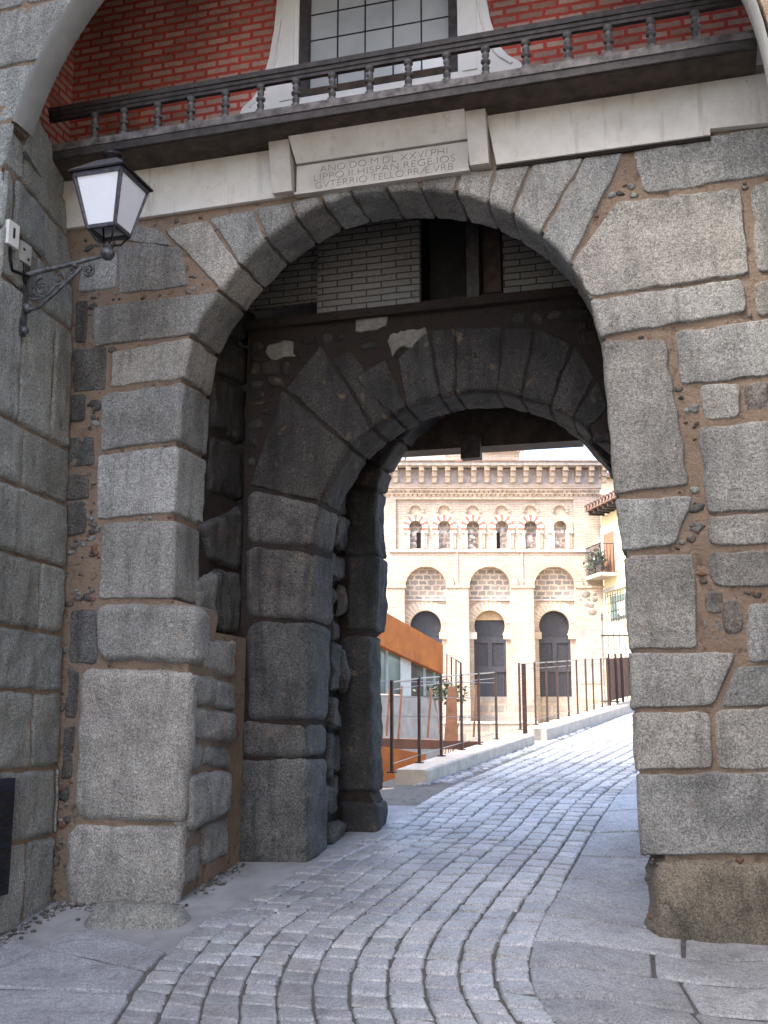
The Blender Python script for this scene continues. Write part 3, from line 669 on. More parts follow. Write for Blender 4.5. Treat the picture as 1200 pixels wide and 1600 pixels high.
# passage: rubble side walls
def rubble_wall(mb, side_a, b0, b1, z0, z1, nrm, m, rnd, hmin=.2, hmax=.5, lmin=.2, lmax=.5, jut=.05, rough=.025):
    z = z0
    while z < z1:
        h = rnd.uniform(hmin, hmax); b = b0
        while b < b1 - .02:
            l_ = min(rnd.uniform(lmin, lmax), b1 - b)
            if b1 - b - l_ < .12: l_ = b1 - b
            dj = rnd.uniform(-.01, jut); zz = z + rnd.uniform(-.03, .03); hh = h + rnd.uniform(-.05, .05)
            k = rnd.uniform(.7, 1.15); mb.tint = (k * 1.02, k, k * .97)
            def fn(p, q, b=b, l_=l_, zz=zz, hh=hh, dj=dj): return Vector((side_a, b + .015 + p * (l_ - .03), zz + .015 + q * (hh - .03))) + nrm * dj, nrm
            mb.patch(fn, l_, hh, m, R=.045, top=.015, sink=.06, corner=.07, rough=rough, wob=.03, freq=4)
            b += l_
        z += h
rr = random.Random(21)
def sflat(mb, px, a, m='granite', grow=.012, **k):
    TL, TR, BR, BL = [sp(x, y, a) for x, y in px]; nr = Vector((1, 0, 0))
    c_ = ((TL[0] + TR[0] + BR[0] + BL[0]) / 4, (TL[1] + TR[1] + BR[1] + BL[1]) / 4); gr = lambda q: (q[0] + math.copysign(grow, q[0] - c_[0]), q[1] + math.copysign(grow, q[1] - c_[1]))
    A, B, C, D = map(gr, (BL, BR, TR, TL))
    def fn(p, q): return Vector((a, lerp(lerp(A[0], B[0], p), lerp(D[0], C[0], p), q), lerp(lerp(A[1], B[1], p), lerp(D[1], C[1], p), q))), nr
    mb.tint = rt(.65, 1.0); mb.patch(fn, (abs(B[0] - A[0]) + abs(C[0] - D[0])) / 2, (abs(D[1] - A[1]) + abs(C[1] - B[1])) / 2, m, **k)
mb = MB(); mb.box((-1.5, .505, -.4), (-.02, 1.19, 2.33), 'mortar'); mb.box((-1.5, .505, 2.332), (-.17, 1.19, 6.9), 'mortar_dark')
SK = dict(R=.05, top=.02, sink=.045, corner=.06, rough=.018, wob=.010)
for px, a in [([(313, 822), (381, 790), (375, 894), (330, 872)], -.14), ([(304, 912), (338, 892), (338, 990), (307, 975)], -.13), ([(340, 891), (376, 897), (372, 988), (341, 988)], -.12), ([(316, 997), (370, 1003), (366, 1060), (315, 1044)], 0),
              ([(296, 1053), (338, 1059), (333, 1103), (297, 1097)], .03), ([(338, 1062), (366, 1069), (363, 1112), (335, 1106)], 0), ([(296, 1103), (370, 1115), (368, 1160), (296, 1153)], .02), ([(296, 1160), (319, 1162), (313, 1206), (294, 1206)], 0),
              ([(321, 1164), (360, 1168), (357, 1203), (316, 1194)], 0), ([(300, 1212), (363, 1206), (360, 1268), (298, 1297)], .04), ([(284, 1235), (298, 1220), (296, 1310), (281, 1330)], -.01), ([(284, 1340), (312, 1318), (312, 1365), (284, 1390)], -.01), ([(316, 1290), (356, 1275), (356, 1335), (318, 1350)], -.01)]:
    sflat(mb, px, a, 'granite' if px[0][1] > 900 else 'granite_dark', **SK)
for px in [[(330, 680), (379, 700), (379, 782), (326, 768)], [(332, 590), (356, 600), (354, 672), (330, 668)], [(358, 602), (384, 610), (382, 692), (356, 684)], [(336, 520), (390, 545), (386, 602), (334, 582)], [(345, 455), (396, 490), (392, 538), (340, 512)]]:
    sflat(mb, px, -.15, 'granite_shade', **SK)
mb.build('passage_wall', gate, world=False)
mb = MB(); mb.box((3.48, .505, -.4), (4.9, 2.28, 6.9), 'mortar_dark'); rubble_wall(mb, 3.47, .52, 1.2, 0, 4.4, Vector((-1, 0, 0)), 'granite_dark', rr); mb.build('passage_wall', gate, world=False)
# inner arch
B2 = 1.17
a2px = [(480, 1345), (480, 1322), (478, 1195), (480, 1153), (486, 1050), (489, 975), (490, 890), (497, 810), (518, 750), (549, 697), (595, 661), (640, 634), (697, 618), (754, 611), (810, 621), (867, 640), (905, 660)]
a2 = [gp(x, y, B2) for x, y in a2px]; a2 += [(3.2, 3.85), (3.36, 3.5), (3.42, 3.0), (3.42, 0)]
h2 = off_poly(a2, .03)
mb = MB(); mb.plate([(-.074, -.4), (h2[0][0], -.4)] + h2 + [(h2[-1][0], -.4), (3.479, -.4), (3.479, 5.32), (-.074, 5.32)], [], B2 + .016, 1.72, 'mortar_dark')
def g2(p): return gp(p[0], p[1], B2)
for A0, A1, O0, O1 in [((480, 1352), (480, 1188), (367, 1347), (370, 1188)), ((480, 1180), (480, 1135), (372, 1183), (374, 1130)), ((481, 1122), (488, 975), (386, 1125), (386, 973)), ((489, 968), (490, 865), (384, 962), (384, 855)),
                       ((490, 852), (500, 790), (386, 846), (388, 765)), ((503, 783), (546, 703), (390, 757), (440, 610)), ((551, 697), (580, 672), (446, 606), (500, 540)), ((585, 668), (612, 650), (520, 560), (546, 548)),
                       ((616, 648), (633, 638), (552, 590), (600, 560)), ((637, 636), (684, 621), (622, 560), (668, 514)), ((689, 620), (709, 616), (674, 514), (709, 512)), ((714, 616), (773, 613), (714, 512), (783, 510)), ((778, 613), (811, 621), (790, 511), (834, 513)),
                       ((816, 623), (855, 636), (842, 513), (893, 538)), ((860, 638), (892, 653), (899, 541), (929, 588)), ((896, 656), (915, 670), (935, 592), (950, 640))]:
    low = A0[1] > 850; ringstone(mb, g2(A0), g2(A1), g2(O0), g2(O1), B2, .52, 'granite_dark' if low else 'granite_shade', top=.012 if low else .004, rough=.014, corner=.08 if low else .03, R=.055 if low else .018, rc=.07)
for px in [[(555, 494), (600, 488), (598, 512), (556, 516)], [(608, 520), (666, 513), (668, 535), (614, 552)], [(418, 538), (457, 534), (458, 556), (420, 560)]]:
    flat(mb, px, B2, 'flake', rough=.012, corner=.03, R=.012, top=.0, sink=.012, wob=.03)
rs2 = random.Random(12); z = 3.7
while z < 5.25:
    h = rs2.uniform(.07, .15); a = -.05
    while a < 3.4:
        l_ = rs2.uniform(.09, .24); q = [(a + .01, z + .01), (a + l_ - .01, z + .01 + rs2.uniform(-.02, .02)), (a + l_ - .01, z + h - .01), (a + .01, z + h - .01 + rs2.uniform(-.02, .02))]
        mid_ = [((q[i][0] + q[i - 1][0]) / 2, (q[i][1] + q[i - 1][1]) / 2) for i in range(4)]
        if not any(inside(Q, *c) for Q in QUADS[B2] for c in q + mid_) and not inside([tuple(v) for v in a2] + [(3.42, 0)], a + l_ / 2, z + h / 2) and z + h < 5.2:
            fn, Lp, Lq = quad_fn(q, B2, FRONT); mb.tint = rt(.5, 1.1); mb.patch(fn, Lp, Lq, rs2.choice(['granite_shade', 'granite_shade', 'rubble_shade']), R=.03, top=.006, sink=.03, rough=.02, wob=.02, corner=.05)
        a += l_
    z += h
mb.build('inner_arch', gate, world=False)
# upper chamber wall seen through the slot: whitewashed brick with a dark opening
mb = MB()
def bz(px, py): return gp(px, py, 1.12)
wb0 = bz(500, 490)[1]
oa, ob = bz(656, 400)[0], bz(786, 400)[0]
mb.plate([(bz(497, 450)[0], wb0), (oa, wb0), (oa, 6.9), (bz(497, 450)[0], 6.9)], [], 1.10, 1.18, 'white_brick')
mb.plate([(ob, wb0), (3.47, wb0), (3.47, 6.9), (ob, 6.9)], [], 1.10, 1.18, 'white_brick')
mb.plate([(-.07, wb0 + .15), (bz(497, 450)[0] - .003, wb0 + .15), (bz(497, 450)[0] - .003, 6.9), (-.07, 6.9)], [], 1.19, 1.25, 'white_brick')
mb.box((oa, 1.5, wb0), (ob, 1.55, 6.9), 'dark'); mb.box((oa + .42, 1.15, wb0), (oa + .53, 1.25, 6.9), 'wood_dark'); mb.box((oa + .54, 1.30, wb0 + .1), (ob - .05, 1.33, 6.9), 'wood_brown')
mb.box((-.07, 1.11, 5.20), (3.47, 1.168, wb0 - .003), 'mortar_dark')
mb.build('upper_chamber_wall', gate, world=False)
# roof slab closing the slot and the back half of the gate
mb = MB(); mb.box((-1.5, .46, 6.92), (4.9, 2.6, 7.1), 'wood_brown'); mb.box((-1.75, -1.29, 9.31), (4.9, 2.7, 9.5), 'tile'); mb.box((-1.5, .46, 7.12), (4.9, 2.6, 9.3), 'plaster_grey'); mb.build('upper_storey', gate, world=False)
# rear arch
B3 = 2.27; D3 = .36; BB = B3 + D3
def g3(*p): return gp(p[0], p[1], BB)
a3 = [(.86, 0), (.87, .86), (.83, .95), (.80, 2.42), (.86, 2.47), (.875, 3.2), g3(604, 775), g3(613, 742), g3(640, 700), (1.5, 4.66), (2.1, 4.82), (2.5, 4.62), g3(885, 672), g3(925, 708), g3(957, 745), (3.34, 3.4), (3.36, 0)]
h3 = off_poly(a3, .03)
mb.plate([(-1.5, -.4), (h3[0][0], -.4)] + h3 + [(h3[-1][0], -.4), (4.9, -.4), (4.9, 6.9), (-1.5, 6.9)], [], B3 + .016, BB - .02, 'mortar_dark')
for (i, j, w0, w1) in [(0, 1, .36, .36), (2, 3, .36, .34), (4, 5, .30, .30), (5, 6, .34, .34), (6, 7, .34, .36), (7, 8, .38, .4), (8, 9, .4, .4), (9, 10, .4, .4), (10, 11, .4, .4), (11, 12, .4, .4), (12, 14, .4, .3), (14, 15, .15, .12), (15, 16, .11, .11)]:
    A, B = Vector(a3[i]), Vector(a3[j]); t = (B - A).normalized(); nn = Vector((-t.y, t.x))
    gap = t * .012; ringstone(mb, A + gap, B - gap, A + gap + nn * w0, B - gap + nn * w1, B3, D3, 'granite_shade', top=.012, rough=.014, R=.04, rc=.05)
mb.build('rear_arch', gate, world=False)
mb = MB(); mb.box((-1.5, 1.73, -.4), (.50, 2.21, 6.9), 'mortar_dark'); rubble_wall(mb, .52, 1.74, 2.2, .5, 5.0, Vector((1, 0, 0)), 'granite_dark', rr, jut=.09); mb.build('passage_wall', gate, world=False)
(la0, lz0), (la1, lz1) = gp(636, 704, 2.68), gp(892, 689, 2.68)
mb = MB(); mb.hexa([(la0 - .3, 2.68, lz0 - .003), (la1 + .1, 2.68, lz1), (la1 + .1, 2.95, lz1), (la0 - .3, 2.95, lz0)], [(la0 - .3, 2.68, 5.2), (la1 + .1, 2.68, 5.2), (la1 + .1, 2.95, 5.2), (la0 - .3, 2.95, 5.2)], 'wood_brown')
a0_, z0_ = gp(721, 718, 2.6); a1_, z1_ = gp(751, 690, 2.6); mb.box((a0_, 2.56, z0_), (a1_, 2.679, z1_ + .06), 'wood_dark'); mb.build('timber_lintel', gate, world=False)
mb = MB(); mb.box((-.07, .52, 6.6), (3.47, 1.09, 6.9), 'wood_brown'); mb.build('slot_ceiling', gate, world=False)

# ------------------------------------------------------------------ outer arch with the left-hand pier
outer = empty('outer_arch', G(-1.05, -1.29, 0), 'rough stone outer arch with pale rendered underside above the left pier', 'arch', -GA)
A0T = [(0, -1.07), (1, -1.07), (3, -1.12), (5.2, -1.19), (6.3, -1.36)]
BN = -1.29
def wa(b, z): return lerp(ipl(A0T, z), -1.0 - .004 * z, max(0, min(1.2, b / BN)))
gl = Matrix.Translation((O[0], O[1], 0)) @ Matrix.Rotation(-GA, 4, 'Z')
class GMB(MB):
    """builds in gate coordinates for another parent"""
    def build(s, name, parent, **k):
        s.v = [tuple(gl @ Vector(v)) for v in s.v]; return MB.build(s, name, parent, **k)
mb = GMB(); ZS = 6.1; mb.tint = (1, 1, 1)
vs = []; zz = [-.4 + .4 * i for i in range(17)]; zz[-1] = ZS
for z in zz:
    for b in (0.014, -.4, -.85, BN + .02): vs.append((wa(b, z) - .018, b, z))
mb.add(vs, [(i * 4 + j, i * 4 + j + 1, (i + 1) * 4 + j + 1, (i + 1) * 4 + j) for i in range(len(zz) - 1) for j in range(3)], 'mortar', True)
# body of the pier
mb.hexa([(-5, BN + .02, -.4), (-1.12, BN + .02, -.4), (-1.12, .5, -.4), (-5, .5, -.4)], [(-5, BN + .02, 6.1), (-1.06, BN + .02, 6.1), (-1.42, .5, 6.1), (-5, .5, 6.1)], 'mortar')
mb.hexa([(-1.9, -1.03, 6.0), (-1.03, -1.03, 6.0), (-1.36, .014, 6.0), (-1.9, .014, 6.0)], [(-1.9, -1.03, 6.435), (-1.05, -1.03, 6.435), (-1.40, .19, 6.435), (-1.9, .19, 6.435)], 'granite_left')
cl = [(0, 1465), (9, 1318), (50, 1202), (50, 1080), (50, 984), (50, 873), (50, 767), (50, 672), (70, 478), (60, 392), (60, 305), (30, 215)]
zc = [sp(x, y, -1.07)[1] for x, y in cl]; zc[-1] = ZS
joints = {0: [34], 1: [84], 2: [47], 3: [], 4: [62], 5: [], 6: [33], 7: [30, 92], 8: [60], 9: [15, 80], 10: [40]}
rw = random.Random(31)
for i in range(len(zc) - 1):
    z0, z1 = zc[i], zc[i + 1]; bs_ = [BN + .02] + [sp(x, (cl[i][1] + cl[i + 1][1]) / 2, -1.08)[0] for x in joints[i]] + [0.0]
    bs_ = sorted(x for x in bs_ if BN < x <= 0)
    for b0_, b1_ in zip(bs_, bs_[1:]):
        g = .012; d = rw.uniform(-.004, .012)
        def fn(p, q, b0_=b0_, b1_=b1_, z0=z0, z1=z1, d=d):
            b = lerp(b0_ + g, b1_ - g, p); z = lerp(z0 + g, z1 - g, q); return Vector((wa(b, z) + d, b, z)), Vector((1, 0, 0))
        mb.tint = rt(.85, 1.15); mb.patch(fn, b1_ - b0_, z1 - z0, 'granite_left', corner=.05, rough=.012, R=.035, top=.006)
rb2 = random.Random(5); z = 0
while z < 9.4:
    h = rb2.uniform(.35, .6); a = -1.02 + rb2.uniform(-.3, 0)
    aR = -1.0 if z < 5.6 else (1.7 - sqrt(max(0, 2.75 ** 2 - (z + h / 2 - 5.4) ** 2)) - .02 if z + h / 2 < 8.15 else 4.4)
    a = aR
    while a > -5:
        l_ = rb2.uniform(.4, .8)
        def fn(p, q, a=a, l_=l_, z=z, h=h, first=(a == aR)):
                zq = z + .008 + q * (h - .016); ar_ = a - .008
                if first and zq > 5.6 and zq < 8.1: ar_ = 1.7 - sqrt(2.75 ** 2 - (zq - 5.4) ** 2) - .012
                return Vector((lerp(a - l_ + .008, ar_, p), BN + .015, zq)), FRONT
        if z > 4.5 or a > -2: mb.tint = rt(.9, 1.2); mb.patch(fn, l_, h, 'granite_left', corner=.05, rough=.012, res=.06)
        a -= l_
    z += h
pier = mb.build('pier_wall', outer)
def arc(r, a0=0, a1=pi, n=40): return [(1.7 + r * cos(a0 + (a1 - a0) * i / n), 5.4 + r * sin(a0 + (a1 - a0) * i / n)) for i in range(n + 1)]
mb = GMB()
mb.plate([(-5, 6.1), (-1.06, 6.1)] + [p for p in arc(2.80, pi - .25, .0) ] + [(4.5, 5.3), (7, 5.3), (7, 9.45), (-5, 9.45)], [], BN + .02, -1.04, 'mortar')
mb.tint = (1, 1, 1); mb.box((4.47, BN, -.4), (7, .5, 5.3), 'granite_left'); mb.build('arch_wall', outer)
mb = GMB(); pa = arc(2.75, pi - .255, -.02, 60); vs = []
for a, z in pa:
    for b in (BN - .005, BN + .02, -1.06, -1.03): 
        k = .02 if b in (BN - .005, -1.03) else 0
        d = Vector((a - 1.7, z - 5.4)).normalized() * k; vs.append((a + d.x, b, z + d.y))
mb.add(vs, [(i * 4 + j, i * 4 + j + 1, (i + 1) * 4 + j + 1, (i + 1) * 4 + j) for i in range(60) for j in range(3)], 'soffit', True); mb.build('arch_soffit', outer)
mb = GMB(); mb.box((-9, -20, -.6), (-2.9, BN - .02, 19), 'concrete'); mb.build('added_shade_wall', outer)  # added unseen wall, tall enough to keep the sun off the gate
mb = GMB(); mb.box((5.6, -17, -.6), (11, -.9, 12), 'concrete'); mb.build('added_shade_wall', outer)  # added unseen wall, cuts sky light from the right
mb = GMB(); mb.box((-2.69, BN + .02, 9.46), (5.59, -1.04, 13), 'plaster_grey'); mb.build('upper_shade_wall', outer)  # unseen wall added over the arch to block sun on the gate
# vent grille low on the pier
mb = GMB(); b_, zt_ = sp(12, 1215, -1.05); _, zb_ = sp(6, 1395, -1.05)
wv = wa(b_, 1.0) + .035; mb.box((wv - .05, b_ - .4, zb_), (wv + .016, b_, zt_), 'bluegrille')
for i in range(9): z = zb_ + .05 + i * (zt_ - zb_ - .1) / 9; mb.box((wv + .0165, b_ - .38, z), (wv + .03, b_ - .02, z + .035), 'iron')
mb.build('vent_grille', outer)

# foot stone by the left pier
mb = GMB(); fs_ = ground_at(215, 1440); mb.tint = (.85, .83, .80)
gx = (fs_.x - O[0]) * GU[0] + (fs_.y - O[1]) * GU[1]; gb = (fs_.x - O[0]) * GN[0] + (fs_.y - O[1]) * GN[1]; g0 = gz(fs_.x, fs_.y)
def ffn(p, q):
    a = gx - .42 + p * .84; b = gb - .17 + q * .36; return Vector((a, b, g0 + .02 + .02 * (q))), Vector((0, 0, 1))
mb.patch(ffn, .84, .36, 'granite_left', R=.17, top=.09, sink=.09, corner=.17, rough=.012, wob=.012, res=.03)
ft = empty('foot_stone', (fs_.x, fs_.y, g0), 'low worn granite foot stone on the paving before the left pier', 'stone', -GA); mb.build('worn_block', ft)

# ------------------------------------------------------------------ wall lantern
LB = -.90; LA = -.34
lamp = empty('wall_lantern', G(-1.04, LB, 5.0), 'black iron wall lantern with milky panes on a scrolled bracket', 'street lamp', -GA)
mb = GMB()
mb.tube([(-1.04, LB, 5.02), (-.70, LB, 5.055), (LA, LB, 5.10)], [.022, .017, .015], 'iron_grey')
mb.sphere((LA, LB, 5.11), .055, 'iron_grey'); mb.lathe((LA, LB, 5.15), [(.03, 0), (.045, .015), (.03, .03)], 'iron_grey')
mb.tube([(-1.03, LB, 4.72), (-.92, LB, 4.74), (-.78, LB, 4.84), (-.60, LB, 4.985), (-.56, LB, 5.02)], .016, 'iron_grey')
mb.box((-1.06, LB - .03, 4.52), (-1.035, LB + .03, 5.22), 'iron_grey'); mb.sphere((-1.03, LB, 4.56), .035, 'iron_grey'); mb.sphere((-1.02, LB, 4.74), .04, 'iron_grey')
for a in (-.86, -.62): mb.sphere((a, LB, 5.045), .024, 'iron_grey', n=8)
bk = mb.build('bracket', lamp)
def scroll(mb, c, r, turns, a0, dirn=1, th=.009):
    pts = [(c[0] + r * (1 - .75 * i / 26) * cos(a0 + dirn * turns * 2 * pi * i / 26), LB, c[1] + r * (1 - .75 * i / 26) * sin(a0 + dirn * turns * 2 * pi * i / 26)) for i in range(27)]
    mb.tube(pts, th, 'iron_grey', 6)
mb = GMB(); scroll(mb, (-.90, 4.89), .085, 1.6, pi / 2); scroll(mb, (-.90, 4.89), .05, 1, 0, -1); scroll(mb, (-.75, 4.955), .065, 1.4, pi); scroll(mb, (-.645, 5.0), .042, 1.3, pi); scroll(mb, (-.50, 4.985), .05, 1.5, pi / 2, -1, .012)
mb.tube([(-1.0, LB, 4.82), (-.95, LB, 4.80), (-.86, LB, 4.82), (-.78, LB, 4.9)], .009, 'iron_grey', 6); mb.tube([(-.66, LB, 4.94), (-.56, LB, 5.03), (-.48, LB, 5.03)], .011, 'iron_grey', 6)
mb.build('scrollwork', bk)
zb, zt_, hb, ht = 5.285, 5.68, .115, .20
cs = [(-1, -1), (1, -1), (1, 1), (-1, 1)]
P = lambda h, z: [Vector((LA + x * h, LB + y * h, z)) for x, y in cs]
mb = GMB(); bo, to = P(hb, zb), P(ht, zt_)
for i in range(4):
    mb.bar(bo[i], to[i], .026, .026, 'lamp_iron'); mb.bar(bo[i], bo[(i + 1) % 4], .028, .028, 'lamp_iron'); mb.bar(to[i], to[(i + 1) % 4], .03, .035, 'lamp_iron')
    mb.tube([(LA, LB, 5.17), (bo[i].x * .6 + LA * .4, bo[i].y * .6 + LB * .4, 5.20), bo[i]], .008, 'iron', 6)
    mb.sphere(to[i] + Vector((0, 0, .02)), .014, 'iron', n=6)
fr = mb.build('lantern_frame', lamp)
mb = GMB(); e0, e1, e2 = P(ht + .035, zt_ + .02), P(ht + .035, zt_ + .035), P(.085, zt_ + .17); mb.hexa(e0, e1, 'iron'); mb.hexa([v + Vector((0, 0, .0005)) for v in e1], e2, 'iron_grey')
mb.build('lantern_roof', fr)
mb = GMB(); mb.lathe((LA, LB, zt_ + .171), [(.065, 0), (.06, .05), (.08, .055), (.08, .068), (.07, .085), (.04, .095)], 'iron'); mb.build('chimney_cap', fr)
for i in range(4):
    j = (i + 1) % 4; mb = GMB(); c = Vector((LA, LB, (zb + zt_) / 2)); n3 = ((bo[i] + bo[j]) / 2 - c); n3.z = 0; n3.normalize(); t3 = n3 * .006
    q = [bo[i].lerp(bo[j], .06), bo[j].lerp(bo[i], .06), to[j].lerp(to[i], .06), to[i].lerp(to[j], .06)]
    mb.hexa([p - t3 for p in q], [p + t3 for p in q], 'pane'); mb.build('lamp_pane', fr)
# cable boxes beside it
for (px, py, hh, lb, slot) in [(16, 367, .19, 'white plastic cable box higher and nearer on the pier above the lantern bracket', 1), (40, 396, .16, 'grey plastic junction box with two lids lower beside the lantern bracket', 2)]:
    b_, z_ = sp(px, py, -1.02); c = G(wa(b_, z_), b_, z_ - hh / 2)
    jb = empty('junction_box', c, lb, 'junction box', -GA)
    mb = GMB(); a_ = wa(b_, z_); mb.box((a_ - .02, b_ - .065, z_ - hh / 2), (a_ + .05, b_ + .065, z_ + hh / 2), 'plastic' if slot == 1 else 'plaster_grey'); mb.build('box_body', jb)
    mb = GMB()
    if slot == 1: mb.box((a_ + .05, b_ - .012, z_ - .03), (a_ + .054, b_ + .012, z_ + .05), 'iron'); mb.build('warning_mark', jb)
    else:
        for k in (-.03, .03): mb = GMB(); mb.box((a_ + .05, b_ - .01 + k, z_ - .02 - k), (a_ + .055, b_ + .01 + k, z_ - k), 'iron'); mb.build('screw_lid', jb)
    mb = GMB(); mb.tube([(a_ + .02, b_, z_ - hh / 2), (a_ + .03, b_ + .01, z_ - hh / 2 - .10), (a_ + .02, b_ + .05, z_ - hh / 2 - .17), (a_ + .02, LB, 5.0)], .012, 'iron', 6); mb.build('cable', jb)

# ------------------------------------------------------------------ the mosque
MY = 38.0
mq = empty('mosque', (4.0, MY, 1.3), 'pale brick mosque front with arcaded niches, three round arches and dark horseshoe doors', 'mosque')
def z5(x, y): p = at(570 + x / 2.79, 670 + y / 2.79, MY); return (p.x, p.z)
def zx(x): return z5(x, 500)[0]
def zy(y): return z5(500, y)[1]
U5 = zx(1) - zx(0)
ZBOT = .3
def circ(cx, cz, r, a0, a1, n=20): return [(cx + r * cos(a0 + (a1 - a0) * i / n), cz + r * sin(a0 + (a1 - a0) * i / n)) for i in range(n + 1)]
XL, XR = zx(-40), zx(1033)
big = [265, 542, 822]; nich = [222, 347.5, 474, 600, 726, 855]
zsp = zy(690); rb_ = 89 * U5; 
mb = MB(); holes = []
for c in big:
    cx = zx(c); holes.append([(cx + rb_, ZBOT), *circ(cx, zsp, rb_, 0, pi, 24), (cx - rb_, ZBOT)])
# outline with big arches cut to the ground line
ol = [(XL, ZBOT - .01)]
for h in holes: ol += h[::-1]
ol += [(XR, ZBOT - .01), (XR, zy(262)), (XL, zy(262))]
fx0, fx1, fz0, fz1 = zx(135), zx(915), zy(527), zy(308)
mb.plate(ol, [[(fx0, fz0), (fx1, fz0), (fx1, fz1), (fx0, fz1)]], MY, MY + .35, 'mbrick')
ks = []
for c in nich:
    cx = zx(c); ks.append([(cx - 25 * U5, zy(520)), (cx + 25 * U5, zy(520)), (cx + 25 * U5, zy(447))] + circ(cx, zy(428), 29 * U5, -.55, pi + .55, 16) + [(cx - 25 * U5, zy(447))])
    ks.append(circ(cx, zy(359), 27 * U5, 0, 2 * pi, 18)[:-1])
mb.plate([(fx0 - .02, fz0 - .02), (fx1 + .02, fz0 - .02), (fx1 + .02, fz1 + .02), (fx0 - .02, fz1 + .02)], ks, MY + .07, MY + .30, 'mbrick')
mb.box((fx0 - .1, MY + .301, fz0 - .1), (fx1 + .1, MY + .36, fz1 + .1), 'mstone')
mb.box((XL, MY + .9, ZBOT), (XR, MY + 8, zy(170)), 'mbrick'); mb.box((XL, MY + .36, zy(262)), (XR, MY + .9, zy(200)), 'mbrick'); mb.box((XR - .4, MY + .36, ZBOT), (XR, MY + .9, zy(262)), 'mbrick')
for i, c in enumerate(nich):
    rs_ = random.Random(i + 40)
    for k in range(7):                                                   # stones patching the opening
        x = zx(c) + rs_.uniform(-15, 15) * U5; z = lerp(zy(515), zy(430), rs_.random()); r = rs_.uniform(.05, .13)
        mb.sphere((x, MY + .30, z), r, rs_.choice(['mwhite', 'mshade', 'mwhite']), (1, .3, .8), 7)
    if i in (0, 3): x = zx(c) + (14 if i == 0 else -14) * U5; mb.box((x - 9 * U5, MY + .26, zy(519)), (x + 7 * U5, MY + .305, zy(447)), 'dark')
facade = mb.build('facade_wall', mq)
# frieze of niches: jambs, imposts, striped fans
def wedge_ring(mb, cx, cz, r0, r1, a0, a1, n, y0, y1, mats, gap=.0):
    for i in range(n):
        p, q = a0 + (a1 - a0) * (i + gap) / n, a0 + (a1 - a0) * (i + 1 - gap) / n
        c = [(r0, p), (r1, p), (r1, q), (r0, q)]
        mb.hexa([(cx + r * cos(t), y0, cz + r * sin(t)) for r, t in c], [(cx + r * cos(t), y1, cz + r * sin(t)) for r, t in c], mats[i % len(mats)])
def niche(faded, label=None):
    cz = zy(428); mb = MB()
    wedge_ring(mb, 0, cz, 29 * U5, 55 * U5, -.35, pi + .35, 13, MY + .02, MY + .075, ['mbrick_red', 'mwhite'] if not faded else ['mbrick_light', 'mbrick'])
    o = mb.build('arched_niche', mq, label=label)
    mb = MB(); wedge_ring(mb, 0, zy(359), 27 * U5, 38 * U5, -.15, pi + .15, 12, MY + .04, MY + .073, ['mbrick_light', 'mbrick'], .04); mb.build('upper_arch', o)
    mb = MB(); mb.plate(circ(0, zy(359), 27.5 * U5, 0, 2 * pi, 18)[:-1], [], MY + .13, MY + .2, 'mbrick_light'); mb.build('blind_oculus', o)
    for s in (-1, 1):
        x0, x1 = sorted((s * 27 * U5, s * 38 * U5)); mb = MB(); mb.box((x0, MY + .0, zy(521)), (x1, MY + .072, zy(455)), 'mwhite'); mb.build('jamb', o)
        x0, x1 = sorted((s * 24 * U5, s * 54 * U5)); mb = MB(); mb.box((x0, MY - .02, zy(455)), (x1, MY + .074, zy(445)), 'mwhite'); mb.build('impost', o)
        x0, x1 = sorted((s * 39 * U5, s * 50 * U5)); mb = MB(); mb.box((x0, MY + .03, zy(521)), (x1, MY + .071, zy(457)), 'mbrick_light'); mb.build('jamb', o)
    return o
n0 = None
for i, c in enumerate(nich):
    if i == 5: o = niche(True, 'faded niche without stripes')
    elif n0 is None: o = n0 = niche(False)
    else: o = copy_tree(n0, mq)
    o.location.x = zx(c)
# string courses and pilaster strips
mb = MB(); mb.box((zx(105), MY - .06, zy(537)), (zx(978), MY + .02, zy(528)), 'mwhite')
for x in (400, 682): mb.box((zx(x - 5), MY - .03, zy(690)), (zx(x + 5), MY + .01, zy(537)), 'mbrick_light')
mb.box((zx(960), MY - .03, zy(680)), (zx(968), MY + .01, zy(537)), 'mbrick_light'); mb.box((fx0, MY - .03, zy(308)), (fx1, MY + .01, zy(300)), 'mbrick_light')
mb.build('string_course', mq)
for c0, c1 in ((100, 174), (356, 450), (634, 730), (916, 1033)):
    mb = MB(); mb.box((zx(c0 + 2), MY - .07, ZBOT), (zx(c1 - 2), MY - .001, zy(694)), 'mbrick'); mb.box((zx(c0 - 4), MY - .11, zy(694)), (zx(c1 + 4 if c1 < 1000 else 1035), MY - .002, zy(686)), 'mbrick_light'); mb.build('pilaster', mq)
